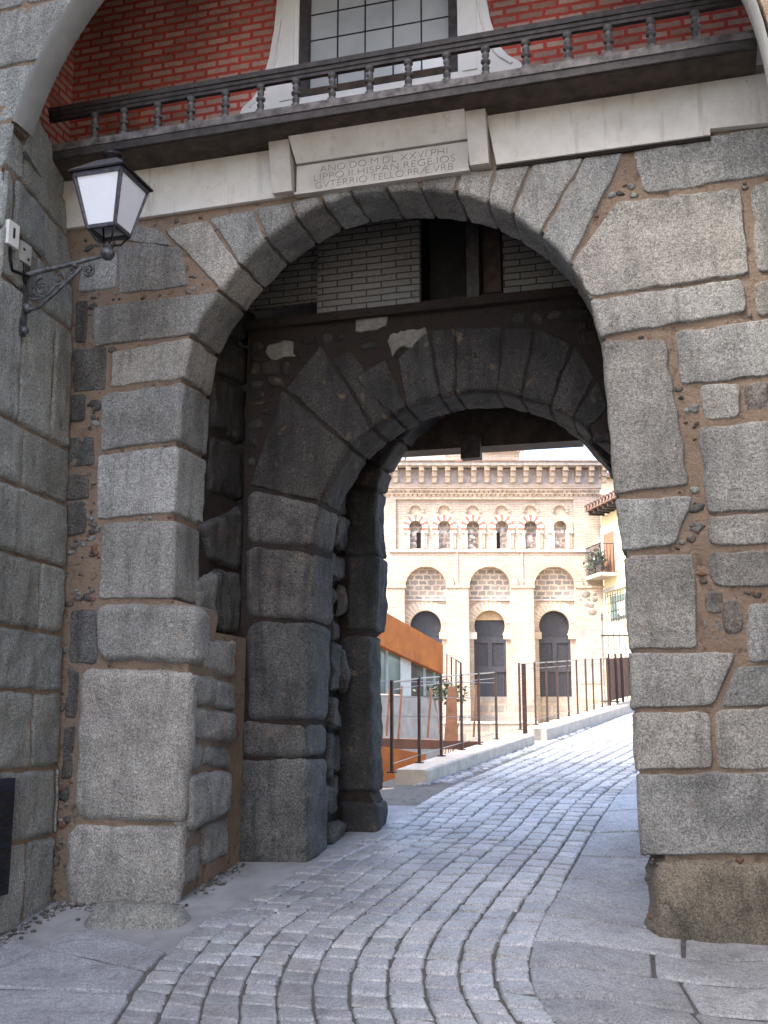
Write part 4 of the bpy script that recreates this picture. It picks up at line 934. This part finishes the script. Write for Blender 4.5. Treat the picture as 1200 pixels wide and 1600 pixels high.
# cement patch at the right corner and stray field stones
mb = MB(); p0 = at(570 + 925 / 2.79, 900 + 232 / 2.79, MY); p1 = at(570 + 1033 / 2.79, 900 + 470 / 2.79, MY); mb.box((p0.x, MY - .09, p1.z), (p1.x + .03, MY - .0705, p0.z), 'cement_grey'); mb.build('cement_patch', mq)
mb = MB(); rs_ = random.Random(8); mb.tint = (1, 1, 1)
for x, y, r in [(962, 722, .16), (1000, 722, .08), (975, 745, .06), (1000, 745, .11), (965, 768, .09), (985, 772, .10), (990, 800, .15), (940, 745, .05)]:
    a, z = z5(x, y); mb.sphere((a, MY - .07, z), r * .95, 'field', (1.1, .16, .85), 8)
mb.build('field_stones', mq)
for i, c in enumerate(big):
    cx = zx(c)
    mb = MB(); wedge_ring(mb, cx, zsp, rb_ + .002, 122 * U5, -.02, pi + .02, 44, MY - .055, MY - .002, ['mbrick_light', 'mbrick'], .06); ar = mb.build('round_arch', mq)
    mb = MB(); czh = at(600, 977, MY).z; zi = at(600, 995, MY).z; rh = 67 * U5; hw = 70 * U5; zd0 = at(600, 1088, MY).z
    hh = [(cx + hw, ZBOT), (cx + hw, zi)] + circ(cx, czh, rh, -.60, pi + .60, 26) + [(cx - hw, zi), (cx - hw, ZBOT)]
    mb.plate([(cx - rb_ - .02, ZBOT - .01)] + hh[::-1] + [(cx + rb_ + .02, ZBOT - .01), (cx + rb_ + .02, zsp + rb_ + .05), (cx - rb_ - .02, zsp + rb_ + .05)], [], MY + .30, MY + .75, 'mbrick')
    mb.plate([(cx - rb_ - .01, zy(738)), (cx + rb_ + .01, zy(738)), (cx + rb_ + .01, zsp)] + circ(cx, zsp, rb_ + .01, 0, pi, 20)[1:-1] + [(cx - rb_ - .01, zsp)], [], MY + .27, MY + .299, 'mstone')
    mb.box((cx - rb_, MY + .24, zy(745)), (cx + rb_, MY + .2995, zy(739)), 'mshade')
    wedge_ring(mb, cx, czh, rh + .01, 112 * U5, .18, pi - .18, 30, MY + .285, MY + .2985, ['fan_light', 'mbrick_light'], .04)
    for s in (-1, 1): x0, x1 = sorted((cx + s * (hw - 12 * U5), cx + s * (rb_))); mb.box((x0, MY + .22, zi - .06), (x1, MY + .33, zi + .18), 'mwhite' if i == 1 else 'mbrick_light')
    mb.build('arch_recess', ar)
    # door leaf
    mb = MB(); y0 = MY + .50; mb.plate([(cx + hw, zd0), (cx + hw, zi)] + circ(cx, czh, rh + .02, -.60, pi + .60, 20) + [(cx - hw, zi), (cx - hw, zd0)], [], y0, y0 + .08, 'door')
    mb.box((cx - hw, MY + .45, ZBOT), (cx + hw, y0 + .3, zd0 - .003), 'plinth')
    d = mb.build('horseshoe_door', mq, label='middle door with tan board in its head' if i == 1 else None)
    mb = MB(); Z = lambda y: at(600, 900 + y / 2.79, MY).z
    mb.box((cx - hw, y0 - .04, Z(288)), (cx + hw, y0 - .001, Z(262)), 'door_rail'); mb.box((cx - hw, y0 - .04, Z(416)), (cx + hw, y0 - .001, Z(390)), 'door_rail')
    mb.box((cx - .08, y0 - .038, Z(390)), (cx + .08, y0 - .001, Z(288)), 'door_rail')
    for s in (-1, 1): mb.box((min(cx + s * hw, cx + s * (hw - .08)), y0 - .037, Z(390)), (max(cx + s * hw, cx + s * (hw - .08)), y0 - .001, Z(288)), 'door_rail')
    for k in range(9): x = cx - hw + .1 + k * (2 * hw - .2) / 8; mb.box((x - .012, y0 - .015, Z(525)), (x + .012, y0 - .001, Z(416)), 'door_rail')
    mb.build('door_rail', d)
    if i == 1:
        mb = MB(); zcut = Z(187); k = math.asin(min(1, (zcut - czh) / rh)); mb.plate(circ(cx, czh, rh, k, pi - k, 14), [], y0 - .05, y0 - .002, 'tan_wood'); mb.build('head_board', d)
# plinth
mb = MB(); mb.box((XL, MY - .16, ZBOT), (XR + .02, MY - .072, 1.55), 'plinth')
for c0, c1 in ((100, 174), (356, 450), (634, 730), (916, 1033)): mb.box((zx(c0), MY - .10, 1.5), (zx(c1), MY - .0705, at(600, 1088, MY).z - .1), 'plinth')
mb.box((XL, MY - .20, 1.551), (zx(730), MY - .075, 1.62), 'mwhite'); mb.build('plinth', mq)
# cornice
mb = MB(); mb.box((XL, MY - .10, zy(262)), (XR + .05, MY + .36, zy(240)), 'mbrick'); mb.box((XL, MY - .02, zy(240)), (XR, MY + .36, zy(176)), 'mshade'); mb.box((XL, MY - .55, zy(172)), (XR + .35, MY + .9, zy(160)), 'roofgrey')
mb.box((XL, MY - .62, zy(160)), (XR + .42, MY + .9, zy(154)), 'tile')
n = int((XR - XL) / .165)
for row, (ya, yb) in enumerate(((270, 281), (286, 297))):
    for k in range(n): x = XL + (k + .5 * row) * .165; mb.hexa([(x, MY - .0, zy(yb)), (x + .12, MY - .0, zy(yb)), (x + .12, MY + .02, zy(yb)), (x, MY + .02, zy(yb))], [(x, MY - .06, zy(ya)), (x + .12, MY - .06, zy(ya)), (x + .12, MY + .02, zy(ya)), (x, MY + .02, zy(ya))], 'mbrick_light')
mb.box((XL, MY - .07, zy(270)), (XR, MY + .0, zy(263)), 'mbrick_light'); mb.box((XL, MY - .07, zy(285.5)), (XR, MY - .001, zy(281.5)), 'mbrick_light')
corn = mb.build('cornice', mq)
c0 = None
for k in range(-2, 16):
    x = zx(190 + k * 57.3)
    if c0 is None:
        mb = MB()
        for j, (ya, yb, d) in enumerate(((172.5, 192, .45), (192, 214, .32), (214, 238, .18))): mb.box((-11 * U5, MY - d, zy(yb)), (11 * U5, MY - .021, zy(ya) - .002), 'mbrick_light' if j != 1 else 'mbrick')
        o = c0 = mb.build('modillion', corn)
    else: o = c0.copy(); COL.objects.link(o); o.parent = corn
    o.location.x = x
# raised drum behind the parapet
mb = MB(); TY = MY + 3; 
def t5(x, y): p = at(570 + x / 2.79, 670 + y / 2.79, TY); return (p.x, p.z)
(xa, za), (xb, zb_) = t5(185, 160), t5(672, 95); mb.box((xa, TY, za - 2), (t5(352, 0)[0], TY + 3, t5(0, 98)[1]), 'mwhite'); mb.box((t5(353, 0)[0], TY - .1, za - 2), (xb, TY + 3, t5(0, 92)[1]), 'mbrick')
mb.box((t5(175, 0)[0], TY - .25, t5(0, 97)[1]), (t5(352, 0)[0], TY + 3.2, t5(0, 88)[1]), 'tile'); mb.box((t5(353, 0)[0], TY - .4, t5(0, 80)[1]), (t5(688, 0)[0], TY + 3.4, t5(0, 68)[1]), 'roofgrey')
for k in range(9): x = t5(520 + k * 20, 0)[0]; mb.box((x, TY - .32, t5(0, 104)[1]), (x + .09, TY - .1005, t5(0, 80.5)[1]), 'mbrick_light')
mb.build('roof_drum', mq)

# ------------------------------------------------------------------ houses on the right
HY = 35.6; P0 = Vector(((990 - 600) / F * HY, HY)); P1 = Vector((P0.x - .193 * 7, P0.y + .98 * 7)); hd = (P1 - P0).normalized(); hn = Vector((-hd.y, hd.x))     # hn faces the street (left)
if hn.x > 0: hn = -hn
yh = empty('yellow_house', (P0.x, P0.y, 2.0), 'cream yellow house with balcony and tiled eave right of the mosque', 'house')
def hp(px, py):
    d = ray(px, py); k = (P0.dot(hn)) / (d[0] * hn.x + d[1] * hn.y); X, Y = d[0] * k, d[1] * k; return ((Vector((X, Y)) - P0).dot(hd), EYE + d[2] * k)
def H(s, o, z): q = P0 + hd * s + hn * o; return Vector((q.x, q.y, z))
def hbox(mb, s0, s1, o0, o1, z0, z1, m): mb.hexa([H(s0, o0, z0), H(s1, o0, z0), H(s1, o1, z0), H(s0, o1, z0)], [H(s0, o0, z1), H(s1, o0, z1), H(s1, o1, z1), H(s0, o1, z1)], m)
ez = hp(955, 800)[1]
mb = MB(); hbox(mb, -3, 2.36, -6, 0, 0, ez, 'yellow'); sm, zm = hp(958, 921); hbox(mb, -3, 2.3, .001, .08, zm - .05, zm + .08, 'concrete'); mb.build('house_wall', yh)
mb = MB(); hbox(mb, -3.2, 2.3, -6, .65, ez + .12, ez + .22, 'tile')
for k in range(20): s = -3.2 + k * .28; mb.tube([H(s, .7, ez + .26), H(s, -3, ez + 1.0)], .09, 'tile', 6)
for k in range(13): s = -3 + k * .42; hbox(mb, s, s + .11, .001, .58, ez - .02, ez + .119, 'wood_dark')
mb.build('eave_roof', yh)
s0_, zt0 = hp(945, 836); s1_, zb0 = hp(964, 892); s0_, s1_ = sorted((s0_, s1_))
mb = MB(); hbox(mb, s0_ - .25, s1_ + .25, .001, .05, zb0, zt0 + .3, 'white'); hbox(mb, s0_, s1_, .051, .06, zb0, zt0, 'shutter'); mb.build('balcony_door', yh)
sl0, zl = hp(938, 903); sl1, _ = hp(965, 903); sl0, sl1 = sorted((sl0, sl1))
mb = MB(); hbox(mb, sl0, sl1, .061, .62, zl - .12, zl, 'concrete'); bc = mb.build('balcony', yh)
mb = MB()
for k in range(15): s = lerp(sl0 + .04, sl1 - .04, k / 14); mb.tube([H(s, .58, zl), H(s, .58, zl + 1.0)], .012, 'iron', 5)
for k in range(5): mb.tube([H(sl0 + .04, .1 + k * .115, zl), H(sl0 + .04, .1 + k * .115, zl + 1)], .012, 'iron', 5)
mb.tube([H(sl0, .1, zl + 1), H(sl0, .58, zl + 1), H(sl1, .58, zl + 1)], .02, 'iron', 5); mb.build('balcony_railing', bc)
sb0, zb1 = hp(956, 970); sb1, zb2 = hp(982, 925); sb0, sb1 = sorted((sb0, sb1))
mb = MB(); hbox(mb, sb0, sb1, .001, .03, zb1, zb2, 'pav_glass'); hbox(mb, sb0 + .3, sb1 - .6, .031, .035, zb1 + .1, zb1 + .6, 'white'); bw = mb.build('barred_window', yh)
mb = MB()
for k in range(8): s = lerp(sb0, sb1, k / 7); mb.tube([H(s, .2, zb1 - .1), H(s, .2, zb2 + .1)], .014, 'iron', 5)
for k in range(4): z = lerp(zb1, zb2, k / 3); mb.tube([H(sb0, .2, z), H(sb1, .2, z)], .014, 'iron', 5)
mb.build('window_bars', bw)
rl = random.Random(4)
for i, (f, lb) in enumerate(((.78, 'potted plant with pale flowers on the far end of the house balcony'), (.35, 'leafy potted plant on the near end of the house balcony'))):
    s = lerp(sl0, sl1, f); pt = empty('potted_plant', H(s, .4, zl), lb, 'plant', 0, 'plants on the house balcony'); mb = MB(); mb.lathe(H(s, .4, zl), [(.1, 0), (.14, .25)], 'tile', 8); mb.build('flower_pot', pt); mb = MB()
    for k in range(160):
        c = H(s + rl.gauss(0, .16), .4 + rl.gauss(0, .10), zl + .5 + rl.gauss(0, .2)); d1 = Vector((rl.gauss(0, 1), rl.gauss(0, 1), rl.gauss(0, 1))).normalized() * .08; d2 = Vector((rl.gauss(0, 1), rl.gauss(0, 1), rl.gauss(0, 1))).normalized() * .05
        mb.add([c, c + d1 + d2, c + d1 * 2, c + d1 - d2], [(0, 1, 2, 3)], 'white' if i == 0 and rl.random() < .35 else 'leaf')
    mb.build('foliage', pt)
# taller house behind
th = empty('tall_house', (13.2, 56, 2), 'pale orange upper house rising behind the tiled eave', 'house')
mb = MB(); q0, q1 = at(925, 748, 56), at(1060, 748, 56); mb.box((q0.x, 56, 0), (q1.x, 64, q0.z), 'cream'); mb.box((q0.x - .3, 55.6, q0.z), (q1.x, 64, q0.z + .25), 'tile'); mb.build('house_wall', th)
w0, w1 = at(938, 795, 55.95), at(946, 773, 55.95); mb = MB(); mb.box((w0.x, 55.93, w0.z), (w1.x, 55.999, w1.z), 'shutter'); mb.build('window', th)

# ------------------------------------------------------------------ kerbs and fences along the street
def on_fence(px, A, B):
    t = (px - 600) / F; d = B - A; k = (t * A.y - A.x) / (d.x - t * d.y); return A + d * k
fd = (F1 - F0).normalized(); fn_ = Vector((fd.y, -fd.x))        # towards the road
def kerb(p, q, name, label, h=.16, wd=.34):
    e = empty(name, (p.x, p.y, gz(p.x, p.y)), label, 'kerb'); mb = MB(); d = (q - p); n = max(2, int(d.length / .5)); vs = []
    nn = Vector((d.normalized().y, -d.normalized().x))
    for i in range(n + 1):
        c = p + d * i / n; g = gz(c.x, c.y)
        prof = [(-.06, -.6), (-.06, h - .02), (-.045, h), (wd - .03, h), (wd - .01, h - .02), (wd, -.1)]
        for o_, z_ in prof: r = c + nn * o_; vs.append((r.x, r.y, g + z_ + .004 * noise.noise(Vector((r.x * 3, r.y * 3, z_ * 9)))))
    m_ = 6; mb.add(vs, [(i * m_ + j, i * m_ + j + 1, (i + 1) * m_ + j + 1, (i + 1) * m_ + j) for i in range(n) for j in range(m_ - 1)] + [tuple(range(m_))[::-1], tuple(range(n * m_, (n + 1) * m_))], 'kerb')
    mb.build('kerb_stone', e); return e
KE = on_fence(800, F0, F1)
kerb(F0, KE, 'stone_kerb', 'pale stone kerb with blunt near end under the nearer railing')
K2 = on_fence(814, F0, F1)
kerb(K2, F2 + (F2 - F1).normalized() * 3, 'stone_kerb', 'long pale stone kerb rising up the street under the farther railing', .2, .4)
def railing(label, plist, A, B, group, hgt=1.05, panel=None, off=0.02, h0=.16):
    p0 = plist[0]; r = empty('street_railing', (p0.x, p0.y, gz(p0.x, p0.y)), label, 'railing', 0, group)
    mk = MB(); lean = -fn_ * .0
    mk.bar((0, 0, 0), (0, 0, hgt), .034, .034, 'post'); o0 = None
    mk.box((-.06, -.04, 0), (.06, .04, .015), 'post')
    for i, p in enumerate(plist):
        if o0 is None: o = o0 = mk.build('post', r, world=False)
        else: o = o0.copy(); COL.objects.link(o); o.parent = r
        o.location = (p.x - p0.x, p.y - p0.y, gz(p.x, p.y) - gz(p0.x, p0.y) + h0); o.rotation_euler = (0, 0, atan2(fd.y, fd.x))
    for z in (.10, .94, 1.03):
        mb = MB(); mb.tube([Vector((p.x, p.y, gz(p.x, p.y) + h0 + z * hgt / 1.05)) for p in plist], .006 if z < 1 else .010, 'wire', 5); mb.build('cable', r)
    return r
fl1 = [on_fence(x, F0, F1) for x in (612, 654, 687.5, 719, 745.6, 772.5)]
railing('nearer steel post and cable railing beside the rusty pavilion', fl1, F0, F1, 'street railings')
fl2 = [on_fence(x, F0, F1) for x in (809, 833)] + [on_fence(x, F1, F2) for x in (851, 867.5, 884, 898, 912, 923, 936, 945)]
r2 = railing('farther steel post and cable railing climbing past the mosque doors', fl2, F1, F2, 'street railings', 1.12, h0=.2)
mb = MB(); p = fl2[0] + fn_ * .08; mb.bar((p.x, p.y, gz(p.x, p.y)), (p.x, p.y, gz(p.x, p.y) + 1.3), .07, .06, 'post'); mb.build('end_post', r2)
p = fl1[0] - fd * .12 + fn_ * .12
# rusty solid gate panel at the top of the street
pg = [on_fence(x, F1, F2) for x in (946, 957, 966, 979, 992)]
gp_ = empty('rusty_fence_panel', (pg[0].x, pg[0].y, gz(*pg[0])), 'rust brown sheet steel fence panel at the upper end of the railing', 'fence panel')
mb = MB()
for a, b in zip(pg, pg[1:]):
    za, zb_ = gz(*a) + .3, gz(*b) + .3; d_ = Vector((fn_.x, fn_.y, 0)) * .015
    q = [Vector((a.x, a.y, za)), Vector((b.x, b.y, zb_)), Vector((b.x, b.y, zb_ + 1.0)), Vector((a.x, a.y, za + 1.0))]; mb.hexa([v - d_ for v in q], [v + d_ for v in q], 'rust_dark')
mb.build('steel_sheet', gp_)
for a in pg: mb = MB(); mb.bar((a.x + .03, a.y - .03, gz(*a) + .18), (a.x + .03, a.y - .03, gz(*a) + 1.4), .05, .05, 'post'); mb.build('post', gp_)
# spiked iron fence by the yellow house
IY = 33.0; i0, i1 = at(943, 1100, IY), at(1000, 1100, IY); zf1, zf0 = at(960, 988, IY).z, 1.9
isp = empty('spiked_iron_fence', (i0.x, IY, zf0), 'dark spiked iron fence between the mosque corner and the yellow house', 'fence')
mb = MB(); mb.tube([(i0.x, IY, zf1 - .1), (i1.x, IY, zf1 - .1)], .025, 'iron', 6); mb.tube([(i0.x, IY, zf0 + .3), (i1.x, IY, zf0 + .3)], .025, 'iron', 6); mb.box((i0.x, IY - .12, zf0 - 1), (i1.x, IY + .12, zf0 + .2), 'concrete'); mb.build('rail', isp)
k = 0; x = i0.x + .05
while x < i1.x:
    mb = MB(); tall = k % 3 == 0; zt2 = zf1 + (.35 if tall else .0); mb.tube([(x, IY, zf0 + .2), (x, IY, zt2)], .022, 'iron_grey', 6)
    if tall: mb.lathe((x, IY, zt2), [(.02, 0), (.05, .06), (.02, .12), (.045, .16), (.002, .30)], 'iron_grey', 6)
    mb.build('spike_bar', isp); x += .17; k += 1

# ------------------------------------------------------------------ rusty pavilion with glass front
pv = empty('glass_pavilion', (.5, 22.5, .4), 'low glass pavilion with a slanting rust orange steel fascia before the mosque', 'pavilion')
pA, pB = 21.5, 24.0
def pvp(px, py):
    t = (px - 588) / (692 - 588); return at(px, py, lerp(pA, pB, t))
mb = MB()
tl, tr, br, bl = pvp(555, 930), pvp(692, 1007), pvp(692, 1053), pvp(555, 990); dd = Vector((-.1, .12, 0)); n4 = Vector((-.5, 3.0, 0))
mb.hexa([bl, br, br + dd * 1, bl + dd * 1], [tl, tr, tr + dd * 1, tl + dd * 1], 'rust')
mb.hexa([br + Vector((.002, .0, 0)), br + n4, br + n4 + Vector((-.12, 0, 0)), br + Vector((-.1, .12, 0))], [tr + Vector((.002, 0, 0)), tr + n4, tr + n4 + Vector((-.12, 0, 0)), tr + Vector((-.1, .12, 0))], 'rust')
mb.build('fascia', pv)
mb = MB(); mb.hexa([bl + dd, br + dd, br + n4, bl + n4], [v + Vector((0, 0, .1)) for v in (bl + dd, br + dd, br + n4, bl + n4)], 'concrete'); mb.build('roof_slab', pv)
inn = Vector((0, .35, 0)); zg = at(640, 1086, 23).z
g0_, g1_ = pvp(555, 1100), pvp(688, 1100)
def gw(t, z): q = g0_.lerp(g1_, t); return Vector((q.x, q.y + .3, z))
def topz(t): return lerp(bl.z, br.z, t) + .02
ts = [0, .34, .50, .63, .80, .93, 1.0]
for a, b in zip(ts, ts[1:]):
    if (a, b) == (.50, .63): continue
    mb = MB(); q = [gw(a, zg), gw(b, zg), gw(b, topz(b)), gw(a, topz(a))]; mb.hexa(q, [v + Vector((0, .02, 0)) for v in q], 'pav_glass'); mb.build('glass_panel', pv)
for t in (.34, .80, .93):
    mb = MB(); mb.bar(gw(t, zg) - Vector((0, .02, 0)), gw(t, topz(t)) - Vector((0, .02, 0)), .06, .05, 'alu'); mb.build('mullion', pv)
mb = MB(); q = [gw(.50, .3), gw(.63, .3), gw(.63, topz(.63)), gw(.50, topz(.5))]; mb.hexa(q, [v + Vector((0, .3, 0)) for v in q], 'alu'); mb.build('pillar', pv)
mb = MB(); q = [gw(0, -.1), gw(1.02, -.1), gw(1.02, zg - .02), gw(0, zg - .02)]; mb.hexa([v - Vector((0, .05, 0)) for v in q], [v + Vector((0, 3, 0)) for v in q], 'concrete'); mb.build('base_wall', pv)
# sunken walkway of dark steel with rusty inner railing
wk = empty('steel_walkway', (.3, 18, .3), 'dark steel footbridge with rusty posts over the sunken dig', 'walkway')
WY = 17.5
mb = MB(); a_, b_ = at(560, 1152, WY), at(775, 1160, WY + 2.2); mb.hexa([a_ - Vector((0, 0, .18)), b_ - Vector((0, 0, .12)), b_ + Vector((-.2, 1.2, -.12)), a_ + Vector((-.2, 1.2, -.18))], [a_, b_, b_ + Vector((-.2, 1.2, 0)), a_ + Vector((-.2, 1.2, 0))], 'rust_dark'); mb.build('deck', wk)
for i, (x0, x1, yt, yb) in enumerate([(604, 609, 1075, 1150), (622, 628, 1072, 1158), (668, 674, 1075, 1152), (740, 744, 1070, 1152)]):
    t_, b_ = at(x1, yt, WY + .2 + i * .4), at(x0, yb, WY + .2 + i * .4); mb = MB(); mb.bar(b_, t_, .035, .035, 'rust_dark'); mb.build('post', wk)
mb = MB(); a_, b_, c_, d_ = at(694, 1158, 19.2), at(716, 1158, 19.2), at(713, 1073, 19.2), at(700, 1073, 19.2); mb.hexa([a_, b_, c_, d_], [v + Vector((0, .04, 0)) for v in (a_, b_, c_, d_)], 'rust_dark'); mb.build('gusset_plate', wk)
for y in (1066, 1090, 1120): mb = MB(); mb.tube([at(560, y - 2, WY + .2), at(775, y + 1, WY + 2)], .008, 'wire', 5); mb.build('cable', wk)
# rusty upstand below the walkway near the kerb
ru = empty('corten_upstand', (.4, 15, .3), 'low rust orange steel retaining plate behind the near kerb', 'retaining wall')
mb = MB(); a_, b_, c_, d_ = at(560, 1235, 15), at(665, 1200, 16), at(665, 1178, 16), at(560, 1160, 15); mb.hexa([a_, b_, c_, d_], [v + Vector((0, .05, 0)) for v in (a_, b_, c_, d_)], 'rust'); mb.build('steel_plate', ru)
# stair railing before the middle pier
sr = empty('stair_railing', at(708, 1075, 30), 'small rust brown stair railing beside the mosque pier', 'railing'); mb = MB()
q = [at(698, 1022, 30), at(720, 1036, 30), at(720, 1085, 30), at(698, 1075, 30)]
mb.tube([q[3], q[0], q[1], q[2]], .03, 'post', 6)
for k in (.33, .66): mb.tube([q[0].lerp(q[1], k), q[3].lerp(q[2], k)], .02, 'post', 6)
q2 = [v + Vector((0, 0, .25)) for v in q]
mb.build('handrail', sr)
# weeds growing at the pavilion corner
for i, (px, py, Y, n, lb) in enumerate([(698, 1076, 21, 240, 'small green weedy shrub behind the railing at the pavilion corner')]):
    c0_ = at(px, py, Y); sh = empty('shrub', (c0_.x, c0_.y, .3), lb, 'shrub'); mb = MB()
    for k in range(n):
        c = c0_ + Vector((rl.gauss(0, .17), rl.gauss(0, .15), rl.gauss(0, .09) - .08)); d1 = Vector((rl.gauss(0, 1), rl.gauss(0, 1), rl.gauss(0, .8))).normalized() * .06; d2 = Vector((rl.gauss(0, 1), rl.gauss(0, 1), rl.gauss(0, 1))).normalized() * .03
        mb.add([c, c + d1 + d2, c + d1 * 2, c + d1 - d2], [(0, 1, 2, 3)], 'leaf')
    for k in range(8): mb.tube([(c0_.x + rl.uniform(-.1, .1), c0_.y, .3), c0_ + Vector((rl.gauss(0, .2), rl.gauss(0, .2), 0))], .01, 'wood_brown', 5)
    mb.build('foliage', sh)
